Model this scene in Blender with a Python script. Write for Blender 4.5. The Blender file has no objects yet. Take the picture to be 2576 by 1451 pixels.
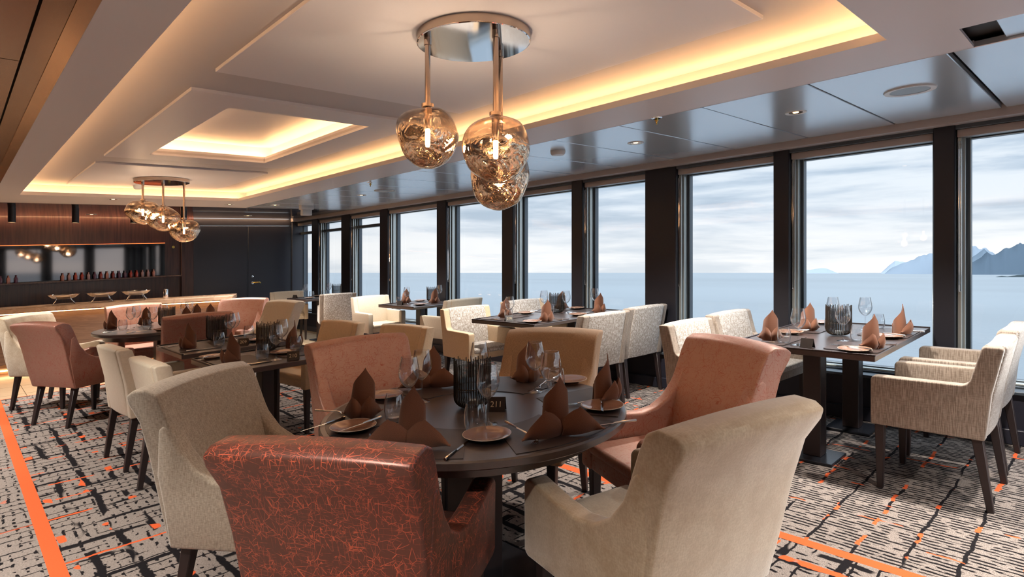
import bpy, bmesh, math, random
from mathutils import Matrix, Vector, noise
random.seed(7)
SC = bpy.context.scene
COL = SC.collection
PI = math.pi
SLOPE = 0.053          # the deck rises gently towards the window side (+X); +Y runs along the windows

# ------------------------------------------------------------------ camera, sky, exposure
HEAD = math.atan(1413/1474)
cam_d = bpy.data.cameras.new('camera'); cam = bpy.data.objects.new('camera', cam_d); COL.objects.link(cam)
cam.location = (0, 0, 1.42); cam.rotation_euler = (PI/2, 0, -HEAD)
cam_d.sensor_width = 36; cam_d.lens = 36*1474/2576; cam_d.shift_y = -39.5/2576
cam_d.clip_start = 0.03; cam_d.clip_end = 200000
SC.camera = cam
SC.view_settings.view_transform = 'Standard'; SC.view_settings.look = 'None'
SC.view_settings.gamma = 1; SC.view_settings.use_curve_mapping = False
SC.view_settings.exposure = 0.36
SC.cycles.transparent_max_bounces = 40
SC.cycles.max_bounces = 10
SC.cycles.diffuse_bounces = 5
SC.cycles.caustics_reflective = False; SC.cycles.caustics_refractive = False
SC.cycles.sample_clamp_indirect = 6

def srgb(r, g, b):
    f = lambda c: (c/255/12.92) if c/255 <= .04045 else ((c/255+.055)/1.055)**2.4
    return (f(r), f(g), f(b), 1)

class NT:
    """tiny helper for node graphs"""
    def __init__(s, tree): s.t = tree
    def node(s, kind, **kw):
        n = s.t.nodes.new(kind)
        for k, v in kw.items(): setattr(n, k, v)
        return n
    def put(s, sock, v):
        if isinstance(v, bpy.types.NodeSocket): s.t.links.new(v, sock)
        elif v is not None: sock.default_value = v
    def m(s, op, a, b=None, c=None, clamp=False):
        n = s.node('ShaderNodeMath', operation=op, use_clamp=clamp)
        for i, v in enumerate((a, b, c)):
            if v is not None: s.put(n.inputs[i], v)
        return n.outputs[0]
    def mix(s, f, a, b, blend='MIX'):
        n = s.node('ShaderNodeMix', data_type='RGBA', blend_type=blend)
        s.put(n.inputs[0], f); s.put(n.inputs[6], a); s.put(n.inputs[7], b)
        return n.outputs[2]
    def noise(s, vec, scale=5, detail=2, rough=.5, dist=0, d='3D'):
        n = s.node('ShaderNodeTexNoise', noise_dimensions=d)
        s.put(n.inputs['Vector'], vec); s.put(n.inputs['Scale'], scale); s.put(n.inputs['Detail'], detail)
        s.put(n.inputs['Roughness'], rough); s.put(n.inputs['Distortion'], dist)
        return n.outputs['Fac']
    def vor(s, vec, scale=5, feature='DISTANCE_TO_EDGE'):
        n = s.node('ShaderNodeTexVoronoi', feature=feature)
        s.put(n.inputs['Vector'], vec); s.put(n.inputs['Scale'], scale)
        return n.outputs['Distance']
    def map(s, vec, scale=(1,1,1), rot=(0,0,0), loc=(0,0,0)):
        n = s.node('ShaderNodeMapping'); s.put(n.inputs['Vector'], vec)
        n.inputs['Scale'].default_value = scale; n.inputs['Rotation'].default_value = rot; n.inputs['Location'].default_value = loc
        return n.outputs[0]
    def ramp(s, f, stops, interp='LINEAR'):
        n = s.node('ShaderNodeValToRGB'); n.color_ramp.interpolation = interp
        el = n.color_ramp.elements
        while len(el) < len(stops): el.new(.5)
        for e, (p, c) in zip(el, stops): e.position = p; e.color = c if len(c) == 4 else (*c, 1)
        s.put(n.inputs[0], f); return n.outputs[0]
    def step(s, v, a, b):
        n = s.node('ShaderNodeMapRange', interpolation_type='SMOOTHSTEP')
        s.put(n.inputs[0], v); n.inputs[1].default_value = a; n.inputs[2].default_value = b
        return n.outputs[0]
    def coord(s, which='Object'): return s.node('ShaderNodeTexCoord').outputs[which]
    def xyz(s, v):
        n = s.node('ShaderNodeSeparateXYZ'); s.put(n.inputs[0], v); return n.outputs[:]
    def boxmap(s, v):
        x, y, z = s.xyz(v); nx, ny, nz = s.xyz(s.coord('Normal'))
        side = s.m('GREATER_THAN', s.m('ABSOLUTE', nx), .6); top = s.m('GREATER_THAN', s.m('ABSOLUTE', nz), .75)
        u = s.m('ADD', s.m('MULTIPLY', x, s.m('SUBTRACT', 1, side)), s.m('MULTIPLY', y, side))
        t = s.m('ADD', s.m('MULTIPLY', z, s.m('SUBTRACT', 1, top)), s.m('MULTIPLY', y, top))
        return s.comb(u, s.m('MULTIPLY', top, 7), t)
    def comb(s, x, y, z):
        n = s.node('ShaderNodeCombineXYZ')
        for i, v in enumerate((x, y, z)): s.put(n.inputs[i], v)
        return n.outputs[0]

world = bpy.data.worlds.new('overcast_sky'); SC.world = world; world.use_nodes = True
w = NT(world.node_tree); world.node_tree.nodes.clear()
wv = w.coord('Generated'); wx, wy, wz = w.xyz(wv)
el = w.m('ARCTAN2', wz, w.m('SQRT', w.m('ADD', w.m('MULTIPLY', wx, wx), w.m('MULTIPLY', wy, wy))))
cl = w.noise(w.map(wv, (1.2, 1.2, 9), loc=(.3, .1, .35)), 2.2, 6, .55, .4)
cl2 = w.noise(w.map(wv, (2.5, 2.5, 26), loc=(3, 1, 0)), 2, 5, .55, .2)
c = w.m('ADD', w.m('MULTIPLY', cl, .65), w.m('MULTIPLY', cl2, .35))
base = w.ramp(w.step(c, .38, .60), [(0, srgb(168, 188, 206)), (.5, srgb(196, 211, 225)), (1, srgb(226, 235, 242))])
low = w.ramp(w.step(el, 0.0, 0.16), [(0, (.95, .95, .95, 1)), (.22, (.8, .8, .8, 1)), (.5, (.3, .3, .3, 1)), (1, (0, 0, 0, 1))])
sky = w.mix(w.m('MULTIPLY', low, w.m('ADD', .55, w.m('MULTIPLY', w.step(c, .36, .56), .45))), base, (.95, .95, .93, 1))
# overcast sky, zenith brightest; brightness added overhead and astern to light the interior
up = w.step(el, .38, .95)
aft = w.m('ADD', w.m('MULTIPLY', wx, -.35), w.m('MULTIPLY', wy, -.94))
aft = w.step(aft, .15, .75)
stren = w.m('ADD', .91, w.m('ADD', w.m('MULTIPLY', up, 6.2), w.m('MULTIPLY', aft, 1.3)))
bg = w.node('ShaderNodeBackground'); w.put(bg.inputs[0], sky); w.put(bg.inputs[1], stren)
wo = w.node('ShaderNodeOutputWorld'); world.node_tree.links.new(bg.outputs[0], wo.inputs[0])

# ------------------------------------------------------------------ materials
MATS = {}
def new_mat(name):
    m = bpy.data.materials.new(name); m.use_nodes = True; m.node_tree.nodes.clear(); MATS[name] = m
    n = NT(m.node_tree); o = n.node('ShaderNodeOutputMaterial')
    return m, n, o
def principled(n, o, color, rough=.5, metal=0, spec=.5, coat=0, sheen=0, bump=None, bstr=.3, bdist=.002, emit=None, estr=0):
    p = n.node('ShaderNodeBsdfPrincipled')
    n.put(p.inputs['Base Color'], color); n.put(p.inputs['Roughness'], rough); n.put(p.inputs['Metallic'], metal)
    n.put(p.inputs['Specular IOR Level'], spec); n.put(p.inputs['Coat Weight'], coat); n.put(p.inputs['Sheen Weight'], sheen)
    if emit: n.put(p.inputs['Emission Color'], emit); p.inputs['Emission Strength'].default_value = estr
    if bump is not None:
        b = n.node('ShaderNodeBump'); b.inputs['Strength'].default_value = bstr; b.inputs['Distance'].default_value = bdist
        n.put(b.inputs['Height'], bump); n.put(p.inputs['Normal'], b.outputs[0])
    n.t.links.new(p.outputs[0], o.inputs[0]); return p
def simple(name, color, rough=.5, metal=0, spec=.5, coat=0, emit=None, estr=0):
    m, n, o = new_mat(name); principled(n, o, color, rough, metal, spec, coat, emit=emit, estr=estr); return m

def fabric(name, c1, c2, warp=(160, 160, 30), weft=(30, 30, 200), rough=.85, sheen=.3, contrast=1.0, bstr=.25, soft=0, c3=None):
    m, n, o = new_mat(name); v = n.boxmap(n.coord())
    a = n.noise(n.map(v, warp), 1, 2, .6); b = n.noise(n.map(v, weft), 1, 2, .6)
    t = n.m('MULTIPLY', n.m('ADD', a, b), .5)
    t = n.step(t, .5-.12/contrast, .5+.12/contrast)
    col = n.mix(t, c1, c2)
    big = n.noise(v, 9, 4, .6)
    if soft: col = n.mix(n.m('MULTIPLY', n.step(big, .4, .62), soft), col, c3 or c1)
    principled(n, o, col, rough, 0, .3, sheen=sheen, bump=n.m('ADD', a, b), bstr=bstr); return m

def leather_scratch(name, basec, linec, metal=.45, rough=.42):
    m, n, o = new_mat(name); v = n.coord()
    v = n.map(v, (1, 1, 1))
    warp = n.node('ShaderNodeTexNoise'); n.put(warp.inputs['Vector'], v); warp.inputs['Scale'].default_value = 6
    va = n.node('ShaderNodeVectorMath', operation='MULTIPLY_ADD'); n.put(va.inputs[0], warp.outputs['Color']); va.inputs[1].default_value = (.012,)*3; n.put(va.inputs[2], v)
    vv = va.outputs[0]
    lines = None
    for i, (sc, rot, th) in enumerate([((13, 13, 52), (.5, .5, .2), .020), ((60, 60, 12), (.2, -.6, .5), .022), ((15, 66, 60), (-.6, .3, 1.2), .021), ((70, 18, 18), (.9, .8, -.5), .022), ((30, 80, 14), (1.9, .2, .9), .020)]):
        d = n.vor(n.map(vv, sc, rot, (i*1.7, i*.9, i*2.3)), 1)
        mask = n.step(n.noise(n.map(v, (1, 1, 1), loc=(i*5, 3, 1)), 22, 2, .6), .46, .60)
        l = n.m('MULTIPLY', n.m('SUBTRACT', 1, n.step(d, th*.45, th)), mask)
        lines = l if lines is None else n.m('MAXIMUM', lines, l)
    spots = n.m('MULTIPLY', n.step(n.noise(v, 60, 3, .6), .68, .72), .9)
    lines = n.m('MAXIMUM', lines, spots)
    c = n.mix(n.m('MULTIPLY', n.noise(v, 5, 3), .5), basec, (basec[0]*.8, basec[1]*.72, basec[2]*.7, 1))
    col = n.mix(n.m('MULTIPLY', lines, .85), c, linec)
    met = n.m('MULTIPLY', n.m('SUBTRACT', 1, lines), metal)
    principled(n, o, col, rough, met, .5, bump=n.m('ADD', n.noise(v, 300, 2), lines), bstr=.12, bdist=.001); return m

def glass_thin(name, tint=(.97, .98, .99, 1), refl=1.0, rough=0.0, ior=1.5):
    m, n, o = new_mat(name)
    tr = n.node('ShaderNodeBsdfTransparent'); tr.inputs[0].default_value = tint
    gl = n.node('ShaderNodeBsdfGlossy'); gl.inputs['Roughness'].default_value = rough
    lw = n.node('ShaderNodeLayerWeight'); lw.inputs['Blend'].default_value = .5
    fr = n.m('ADD', .04, n.m('MULTIPLY', n.m('POWER', lw.outputs['Facing'], 3.2), .9))
    mx = n.node('ShaderNodeMixShader'); n.put(mx.inputs[0], n.m('MULTIPLY', fr, refl, clamp=True))
    n.t.links.new(tr.outputs[0], mx.inputs[1]); n.t.links.new(gl.outputs[0], mx.inputs[2]); n.t.links.new(mx.outputs[0], o.inputs[0]); return m

M_white = simple('ceiling_paint', srgb(208, 206, 210), .42, spec=.45)
M_panel = simple('coffer_panel', srgb(214, 213, 220), .42, spec=.4)
M_deep = simple('coffer_band', srgb(186, 183, 188), .5)
M_tile = simple('metal_ceiling_tile', srgb(214, 224, 234), .23, .55, .8)
M_bronze = simple('bronze_ceiling', srgb(140, 105, 78), .22, .6)
M_bronze_l = simple('bronze_trim', srgb(190, 150, 112), .2, .7)
M_gap = simple('dark_gap', (.02, .018, .018, 1), .6)
M_beam = simple('beam_paint', srgb(168, 158, 154), .4)
M_black = simple('dark_column', srgb(29, 29, 37), .42)
M_darkwall = simple('dark_wall_panel', srgb(38, 38, 48), .38)
M_alu = simple('aluminium_profile', srgb(176, 182, 180), .35, .6)
M_frame = simple('window_frame_dark', srgb(74, 82, 90), .4, .3)
M_chrome = simple('chrome', (.85, .85, .87, 1), .06, 1)
M_steel = simple('cutlery_steel', (.78, .77, .76, 1), .14, 1)
M_bronzerod = simple('brushed_rod', srgb(192, 172, 156), .18, 1)
M_brass = simple('brass', srgb(205, 170, 90), .25, 1)
M_ledw = simple('led_strip_warm', (1, .6, .2, 1), .5, emit=(1, .56, .23, 1), estr=22)
M_ledb = simple('bar_led_strip', (1, .6, .25, 1), .5, emit=(1, .58, .27, 1), estr=8)
M_ledwash = simple('wall_wash_led', (1, .6, .25, 1), .5, emit=(1, .60, .30, 1), estr=45)
M_red = simple('red_led_line', (1, .2, .05, 1), .5, emit=(1, .16, .04, 1), estr=2.5)
M_bulb = simple('bulb_glow', (1, .7, .35, 1), .5, emit=(1, .62, .28, 1), estr=40)
M_lampface = simple('downlight_lens', (1, .8, .5, 1), .5, emit=(1, .62, .3, 1), estr=5)
M_reflector = simple('downlight_reflector', srgb(215, 170, 125), .15, 1)
M_plasticw = simple('white_plastic', srgb(205, 208, 210), .4)
M_grille = simple('speaker_grille', srgb(150, 162, 170), .5, .3)
M_napkin = fabric('brown_napkin_cloth', srgb(104, 66, 48), srgb(130, 86, 64), (700, 700, 500), (500, 500, 700), .9, .25, .8, .15)
M_card = simple('table_card_black', srgb(38, 32, 30), .35)
M_ink = simple('card_number_cream', srgb(205, 188, 160), .5)
M_plate = simple('copper_glaze', srgb(150, 112, 92), .22, .15, .6, .4)
M_platerim = simple('plate_rim', srgb(205, 190, 172), .25)
M_glass = glass_thin('drinking_glass', (.985, .99, .995, 1), 1.7)
M_winglass = glass_thin('window_glass', (.985, .99, 1, 1), .45, 0, 1.45)
M_smokeglass = glass_thin('smoky_glass', (.75, .77, .78, 1), 1)
M_rod = simple('lantern_rods', srgb(96, 84, 72), .3, .85)
M_legs = simple('dark_wood_leg', srgb(40, 30, 30), .45)
M_basepl = simple('table_base_black', srgb(34, 36, 42), .22, .2)

def wood(name, c1, c2, scale=(2, 30, 30), rough=.35, coat=.15):
    m, n, o = new_mat(name); v = n.coord()
    g = n.noise(n.map(v, scale), 1.5, 5, .65, .6)
    p = principled(n, o, n.mix(n.step(g, .3, .7), c1, c2), n.m('ADD', rough, n.m('MULTIPLY', g, .12)), 0, .5, coat, bump=g, bstr=.05); p.inputs['Coat Roughness'].default_value = .28; return m
M_table = wood('dark_table_wood', srgb(54, 44, 42), srgb(64, 53, 50), rough=.28, coat=1.0)
M_mat = simple('place_mat_vinyl', srgb(62, 52, 50), .36, spec=.6)
M_barwood = wood('bar_front_panel', srgb(98, 74, 60), srgb(124, 96, 78), (3, 3, 40), .5, 0)
M_bartop = wood('bar_counter_stone', srgb(160, 132, 110), srgb(186, 158, 134), (3, 3, 3), .22, .2)
M_barlow = simple('bar_plinth_panel', srgb(170, 142, 118), .5)

m, n, o = new_mat('brown_streaked_veneer'); v = n.coord()
g = n.noise(n.map(v, (22, 22, 1.2)), 1.5, 5, .6, .3); g2 = n.noise(n.map(v, (2.5, 2.5, .7)), 1, 3)
principled(n, o, n.mix(g2, n.mix(n.step(g, .35, .65), srgb(46, 28, 28), srgb(78, 48, 42)), srgb(58, 38, 34)), .26, 0, .5); M_veneer = m
m, n, o = new_mat('stone_tile'); v = n.coord()
vx, vy, vz = n.xyz(v)
gx = n.m('ABSOLUTE', n.m('SUBTRACT', n.m('FRACT', n.m('MULTIPLY', vx, 1.6)), .5)); gy = n.m('ABSOLUTE', n.m('SUBTRACT', n.m('FRACT', n.m('MULTIPLY', vy, 1.6)), .5))
gr = n.step(n.m('MAXIMUM', gx, gy), .493, .497)
principled(n, o, n.mix(gr, n.mix(n.noise(v, 6, 5, .6), srgb(196, 172, 142), srgb(170, 146, 118)), srgb(90, 70, 52)), .2, 0, .5); M_stone = m
m, n, o = new_mat('smoky_mirror'); principled(n, o, (.11, .095, .09, 1), .04, 1); M_mirror = m
m, n, o = new_mat('dark_glossy_ceiling'); principled(n, o, (.05, .034, .03, 1), .12, 0, .9, 1); M_darkceil = m

# upholstery; rust, salmon and brick are one leather painted shaded, lit and between
M_leather_shaded = leather_scratch('scratched_leather_shaded', srgb(104, 68, 58), srgb(192, 88, 60), .45, .38)
M_leather_lit = leather_scratch('scratched_leather_lit', srgb(190, 146, 128), srgb(168, 84, 62), .25, .45)
M_leather_mid = leather_scratch('scratched_leather_mid', srgb(166, 122, 106), srgb(150, 66, 48), .30, .42)
M_velvet = fabric('beige_velvet', srgb(164, 144, 118), srgb(186, 168, 142), (90, 90, 160), (200, 200, 60), .7, .7, .7, .12, .5, srgb(150, 124, 92))
M_linen = fabric('grey_beige_linen', srgb(148, 134, 116), srgb(186, 172, 154), (260, 260, 40), (60, 60, 380), .9, .4, .8, .3)
M_tan = fabric('tan_woven_cloth', srgb(142, 112, 84), srgb(166, 134, 102), (400, 400, 90), (90, 90, 420), .9, .3, .8, .2)
M_cream = fabric('cream_faux_leather', srgb(200, 186, 164), srgb(210, 197, 177), (40, 40, 40), (90, 90, 90), .48, .1, .5, .04)
M_sand = fabric('sand_faux_leather', srgb(188, 164, 134), srgb(200, 176, 146), (40, 40, 40), (90, 90, 90), .55, .1, .5, .05)
# woven jacquard with short pale dashes
m, n, o = new_mat('woven_dash_jacquard'); v = n.boxmap(n.coord())
a = n.noise(n.map(v, (210, 210, 32)), 1, 1.5, .5); b = n.noise(n.map(v, (40, 40, 230), loc=(4, 4, 4)), 1, 1.5, .5)
fine = n.noise(n.map(v, (520, 520, 520)), 1, 1)
l = n.m('MAXIMUM', n.step(a, .53, .60), n.m('MULTIPLY', n.step(b, .56, .63), .9))
col = n.mix(l, n.mix(fine, srgb(136, 125, 114), srgb(154, 143, 132)), srgb(206, 203, 199))
principled(n, o, col, .75, 0, .35, sheen=.4, bump=l, bstr=.2); M_woven = m
m, n, o = new_mat('woven_striped_side'); v = n.boxmap(n.coord())
a = n.noise(n.map(v, (220, 220, 14)), 1, 2.5, .6); b = n.noise(n.map(v, (30, 30, 260), loc=(4, 4, 4)), 1, 1.5, .5)
col = n.mix(n.step(n.m('ADD', n.m('MULTIPLY', a, .75), n.m('MULTIPLY', b, .25)), .4, .62), srgb(118, 103, 90), srgb(158, 144, 130))
principled(n, o, col, .8, 0, .35, sheen=.4, bump=a, bstr=.2); M_wovenside = m

# carpet -----------------------------------------------------------
m, n, o = new_mat('patterned_carpet'); v = n.coord(); x, y, z = n.xyz(v)
wob = n.m('MULTIPLY', n.m('SUBTRACT', n.noise(v, 5, 3), .5), .05)
wob2 = n.m('MULTIPLY', n.m('SUBTRACT', n.noise(v, 28, 2), .5), .016)
wb = n.m('ADD', wob, wob2)
pile = n.noise(n.map(v, (120, 500, 1)), 1, 2)
ground = n.mix(n.step(pile, .3, .7), srgb(98, 91, 88), srgb(150, 140, 133))
def stripes(coord, period, lo, hi):          # 1 on a line
    f = n.m('ABSOLUTE', n.m('SUBTRACT', n.m('FRACT', n.m('DIVIDE', coord, period)), .5))
    return n.m('SUBTRACT', 1, n.step(f, lo, hi))
def cellmask(sx, sy, lo, hi, off=0):
    return n.step(n.noise(n.map(v, (sx, sy, 1), loc=(off, off*1.3, 0)), 1, 1, .5), lo, hi)
xw = n.m('ADD', x, wb); yw = n.m('ADD', y, wb)
# right-hand (window) zone: fine ticks along Y, thin lines along X
tick = n.m('MULTIPLY', stripes(n.m('ADD', x, wob2), .030, .19, .27), cellmask(34, 16, .40, .46, 2))
lineX = n.m('MULTIPLY', stripes(yw, .19, .030, .045), cellmask(2.2, 9, .40, .46, 9))
orgX = n.m('MULTIPLY', stripes(yw, .19, .04, .06), cellmask(9, 5, .60, .63, 17))
orgY = n.m('MULTIPLY', stripes(n.m('ADD', xw, .1), .21, .02, .035), cellmask(4, 5, .60, .63, 31))
blkR = n.m('MAXIMUM', tick, lineX); orR = n.m('MAXIMUM', orgX, orgY)
# centre zone: bold broken bars both ways, orange dashes
boldY = n.m('MULTIPLY', stripes(xw, .145, .10, .14), cellmask(7, 2.4, .465, .495, 40))
boldX = n.m('MULTIPLY', stripes(yw, .24, .065, .085), cellmask(3, 5, .47, .50, 47))
thinX = n.m('MULTIPLY', stripes(yw, .085, .05, .07), cellmask(3, 12, .44, .48, 53))
ticks = n.m('MULTIPLY', stripes(n.m('ADD', xw, .03), .045, .13, .19), cellmask(26, 22, .52, .56, 61))
blkC = n.m('MAXIMUM', n.m('MAXIMUM', boldY, boldX), n.m('MAXIMUM', thinX, ticks))
oC = n.m('MAXIMUM', n.m('MULTIPLY', stripes(n.m('ADD', xw, .05), .19, .09, .12), cellmask(5, 5.5, .625, .645, 71)),
         n.m('MULTIPLY', stripes(n.m('ADD', yw, .05), .34, .022, .032), cellmask(3, 3, .53, .55, 83)))
zr = n.m('GREATER_THAN', x, 2.9); zl = n.m('LESS_THAN', x, .36)
blkL = n.m('MAXIMUM', thinX, n.m('MAXIMUM', ticks, n.m('MULTIPLY', boldY, .0)))
blk = n.mix(zr, n.mix(zl, blkC, blkL), blkR); org = n.mix(zr, n.mix(zl, oC, n.m('MULTIPLY', oC, .5)), orR)
border = n.m('MAXIMUM', n.m('LESS_THAN', n.m('ABSOLUTE', n.m('SUBTRACT', x, 2.90)), .032), n.m('LESS_THAN', n.m('ABSOLUTE', n.m('SUBTRACT', x, .365)), .034))
org = n.m('MAXIMUM', org, n.m('MAXIMUM', border, n.m('GREATER_THAN', y, 8.54)))
col = n.mix(n.m('MULTIPLY', blk, .97), ground, srgb(14, 13, 18))
col = n.mix(org, col, n.mix(pile, srgb(188, 80, 44), srgb(210, 96, 56)))
principled(n, o, col, .95, 0, .05, bump=pile, bstr=.4, bdist=.004); M_carpet = m

# pendant glass: mirrored copper below, clearer above, wavy
m, n, o = new_mat('molten_mirror_glass'); v = n.coord(); vx, vy, vz = n.xyz(v)
wv_ = n.m('MULTIPLY', n.noise(v, 13, 2, .45, 2.6), n.m('ADD', .12, n.m('MULTIPLY', n.step(vz, .05, -.03), .88)))
bmp = n.node('ShaderNodeBump'); bmp.inputs['Strength'].default_value = .9; bmp.inputs['Distance'].default_value = .016; n.put(bmp.inputs['Height'], wv_)
gl = n.node('ShaderNodeBsdfGlossy'); gl.inputs['Color'].default_value = (.95, .76, .55, 1); gl.inputs['Roughness'].default_value = .03; n.put(gl.inputs['Normal'], bmp.outputs[0])
gl2 = n.node('ShaderNodeBsdfGlossy'); gl2.inputs['Color'].default_value = (.9, .85, .8, 1); gl2.inputs['Roughness'].default_value = .02
tr = n.node('ShaderNodeBsdfTransparent'); tr.inputs[0].default_value = (.70, .62, .56, 1)
lw = n.node('ShaderNodeLayerWeight'); lw.inputs['Blend'].default_value = .5; fr = n.m('ADD', .05, n.m('MULTIPLY', n.m('POWER', lw.outputs['Facing'], 4.0), .8))
k = n.step(n.m('ADD', vz, n.m('MULTIPLY', n.m('SUBTRACT', n.noise(v, 4, 2), .5), .06)), .035, .0)
kk = n.m('ADD', n.m('MULTIPLY', k, .66), .06)
mx = n.node('ShaderNodeMixShader'); n.put(mx.inputs[0], kk); n.t.links.new(tr.outputs[0], mx.inputs[1]); n.t.links.new(gl.outputs[0], mx.inputs[2])
mx2 = n.node('ShaderNodeMixShader'); n.put(mx2.inputs[0], n.m('MULTIPLY', fr, 1.2, clamp=True)); n.t.links.new(mx.outputs[0], mx2.inputs[1]); n.t.links.new(gl2.outputs[0], mx2.inputs[2])
n.t.links.new(mx2.outputs[0], o.inputs[0]); M_melt = m

m, n, o = new_mat('sea_water'); v = n.coord()
bump = n.noise(n.map(v, (.25, .25, 1)), 1, 4, .6)
principled(n, o, n.mix(n.step(n.noise(n.map(v, (.002, .0006, 1)), 1, 4, .6), .35, .65), srgb(78, 86, 91), srgb(88, 96, 101)), .35, 0, .5, bump=bump, bstr=.5, bdist=.5); M_sea = m
M_rock_near = simple('island_rock', srgb(48, 54, 56), 1, spec=0)
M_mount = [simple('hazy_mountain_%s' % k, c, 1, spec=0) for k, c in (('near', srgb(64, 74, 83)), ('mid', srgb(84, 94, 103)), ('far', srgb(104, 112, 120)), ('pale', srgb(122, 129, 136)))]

# ------------------------------------------------------------------ mesh helpers
class MB:
    def __init__(s): s.v = []; s.f = []; s.mi = []
    def add(s, vs, fs, mi=0):
        k = len(s.v); s.v += [tuple(p) for p in vs]; s.f += [tuple(i+k for i in f) for f in fs]; s.mi += [mi]*len(fs); return s
    def box(s, x0, x1, y0, y1, z0, z1, mi=0):
        return s.add([(x0,y0,z0),(x1,y0,z0),(x1,y1,z0),(x0,y1,z0),(x0,y0,z1),(x1,y0,z1),(x1,y1,z1),(x0,y1,z1)],
                     [(3,2,1,0),(4,5,6,7),(0,1,5,4),(1,2,6,5),(2,3,7,6),(3,0,4,7)], mi)
    def hexa(s, b, t, mi=0):      # 4 bottom + 4 top points
        return s.add(list(b)+list(t), [(3,2,1,0),(4,5,6,7),(0,1,5,4),(1,2,6,5),(2,3,7,6),(3,0,4,7)], mi)
    def prism_x(s, prof, xs, fn=None, mi=0):   # profile of (y,z) swept along x
        nP = len(prof); vs = []
        for x in xs:
            for (y, z) in prof: vs.append(fn(x, y, z) if fn else (x, y, z))
        fs = [tuple(range(nP)), tuple(reversed(range((len(xs)-1)*nP, len(xs)*nP)))]
        for a in range(len(xs)-1):
            for i in range(nP): fs.append((a*nP+i, (a+1)*nP+i, (a+1)*nP+(i+1) % nP, a*nP+(i+1) % nP))
        return s.add(vs, fs, mi)
    def lathe(s, prof, seg=32, c=(0,0,0), mi=0, sx=1, sy=1):   # profile of (r,z)
        vs = []; fs = []; nP = len(prof)
        for k in range(seg):
            a = 2*PI*k/seg
            for (r, z) in prof: vs.append((c[0]+r*sx*math.cos(a), c[1]+r*sy*math.sin(a), c[2]+z))
        for k in range(seg):
            k2 = (k+1) % seg
            for i in range(nP-1):
                fs.append((k*nP+i, k2*nP+i, k2*nP+i+1, k*nP+i+1))
        return s.add(vs, fs, mi)
    def cyl(s, r, z0, z1, seg=24, c=(0,0), mi=0, r2=None):
        r2 = r if r2 is None else r2
        return s.lathe([(0.0001, z0), (r, z0), (r2, z1), (0.0001, z1)], seg, (c[0], c[1], 0), mi)
    def tube(s, pts, r, seg=8, mi=0):
        vs = []; fs = []; P = [Vector(p) for p in pts]
        for i, p in enumerate(P):
            d = ((P[min(i+1, len(P)-1)]-P[max(i-1, 0)])).normalized()
            up = Vector((0,0,1)) if abs(d.z) < .9 else Vector((1,0,0))
            a = d.cross(up).normalized(); b = d.cross(a)
            rr = r[i] if isinstance(r, (list, tuple)) else r
            for k in range(seg):
                t = 2*PI*k/seg; vs.append(p+a*rr*math.cos(t)+b*rr*math.sin(t))
        for i in range(len(P)-1):
            for k in range(seg): fs.append((i*seg+k, i*seg+(k+1) % seg, (i+1)*seg+(k+1) % seg, (i+1)*seg+k))
        fs.append(tuple(reversed(range(seg)))); fs.append(tuple((len(P)-1)*seg+k for k in range(seg)))
        return s.add(vs, fs, mi)
    def mesh(s, name, mats, shear=False, bevel=0, bseg=3, angle=35, smooth=True, bang=30):
        me = bpy.data.meshes.new(name); vs = s.v
        if shear: vs = [(a, b, c+SLOPE*a) for a, b, c in vs]
        me.from_pydata(vs, [], s.f)
        for mm in (mats if isinstance(mats, (list, tuple)) else [mats]): me.materials.append(mm)
        me.polygons.foreach_set('material_index', s.mi)
        bm = bmesh.new(); bm.from_mesh(me)
        bmesh.ops.remove_doubles(bm, verts=bm.verts, dist=1e-5)
        bmesh.ops.recalc_face_normals(bm, faces=bm.faces)
        if bevel:
            es = [e for e in bm.edges if len(e.link_faces) == 2 and e.calc_face_angle(0) > math.radians(bang)]
            bmesh.ops.bevel(bm, geom=es, offset=bevel, segments=bseg, profile=.5, affect='EDGES', clamp_overlap=True)
        bm.to_mesh(me); bm.free()
        if smooth:
            me.shade_smooth(); me.set_sharp_from_angle(angle=math.radians(angle))
        return me

def link(o, parent=None):
    COL.objects.link(o)
    if parent: o.parent = parent
    return o
def structure(name, me, parent=None):
    o = bpy.data.objects.new(name, me); link(o, parent)
    if parent is None: o['kind'] = 'structure'
    return o
def tag(o, label, cat, group=None):
    o['label'] = label; o['category'] = cat
    if group: o['group'] = group
    return o

SH = Matrix(((1,0,0,0),(0,1,0,0),(SLOPE,0,1,0),(0,0,0,1)))
class Proto:
    """a thing with its parts, built once; place() copies it and stands it on the sloping deck"""
    def __init__(s, name, cat, mesh=None):
        s.root = bpy.data.objects.new(name, mesh); s.root['category'] = cat
        s.parts = []; s.cache = {}
    def part(s, name, mesh, of=None, label=None):
        o = bpy.data.objects.new(name, mesh)
        if label: o['label'] = label
        s.parts.append((o, of)); return len(s.parts)-1
    def m(s, me, rot):
        k = (me.name, round(rot, 4))
        if k not in s.cache:
            c = me.copy(); R = Matrix.Rotation(rot, 4, 'Z'); c.transform(R.inverted() @ SH @ R); s.cache[k] = c
        return s.cache[k]
    def place(s, x, y, z, deg, label, group=None, only=None, mats=None):
        rot = math.radians(deg)
        r = s.root.copy(); r.location = (x, y, z+SLOPE*x); r.rotation_euler = (0, 0, rot)
        if r.data: r.data = s.m(r.data, rot)
        r['label'] = label
        if group: r['group'] = group
        COL.objects.link(r); made = []
        for i, (p, of) in enumerate(s.parts):
            if only is not None and i not in only: made.append(None); continue
            c = p.copy(); c.data = s.m(p.data, rot)
            c.parent = r if of is None else made[of]
            COL.objects.link(c); made.append(c)
        return r

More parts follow.
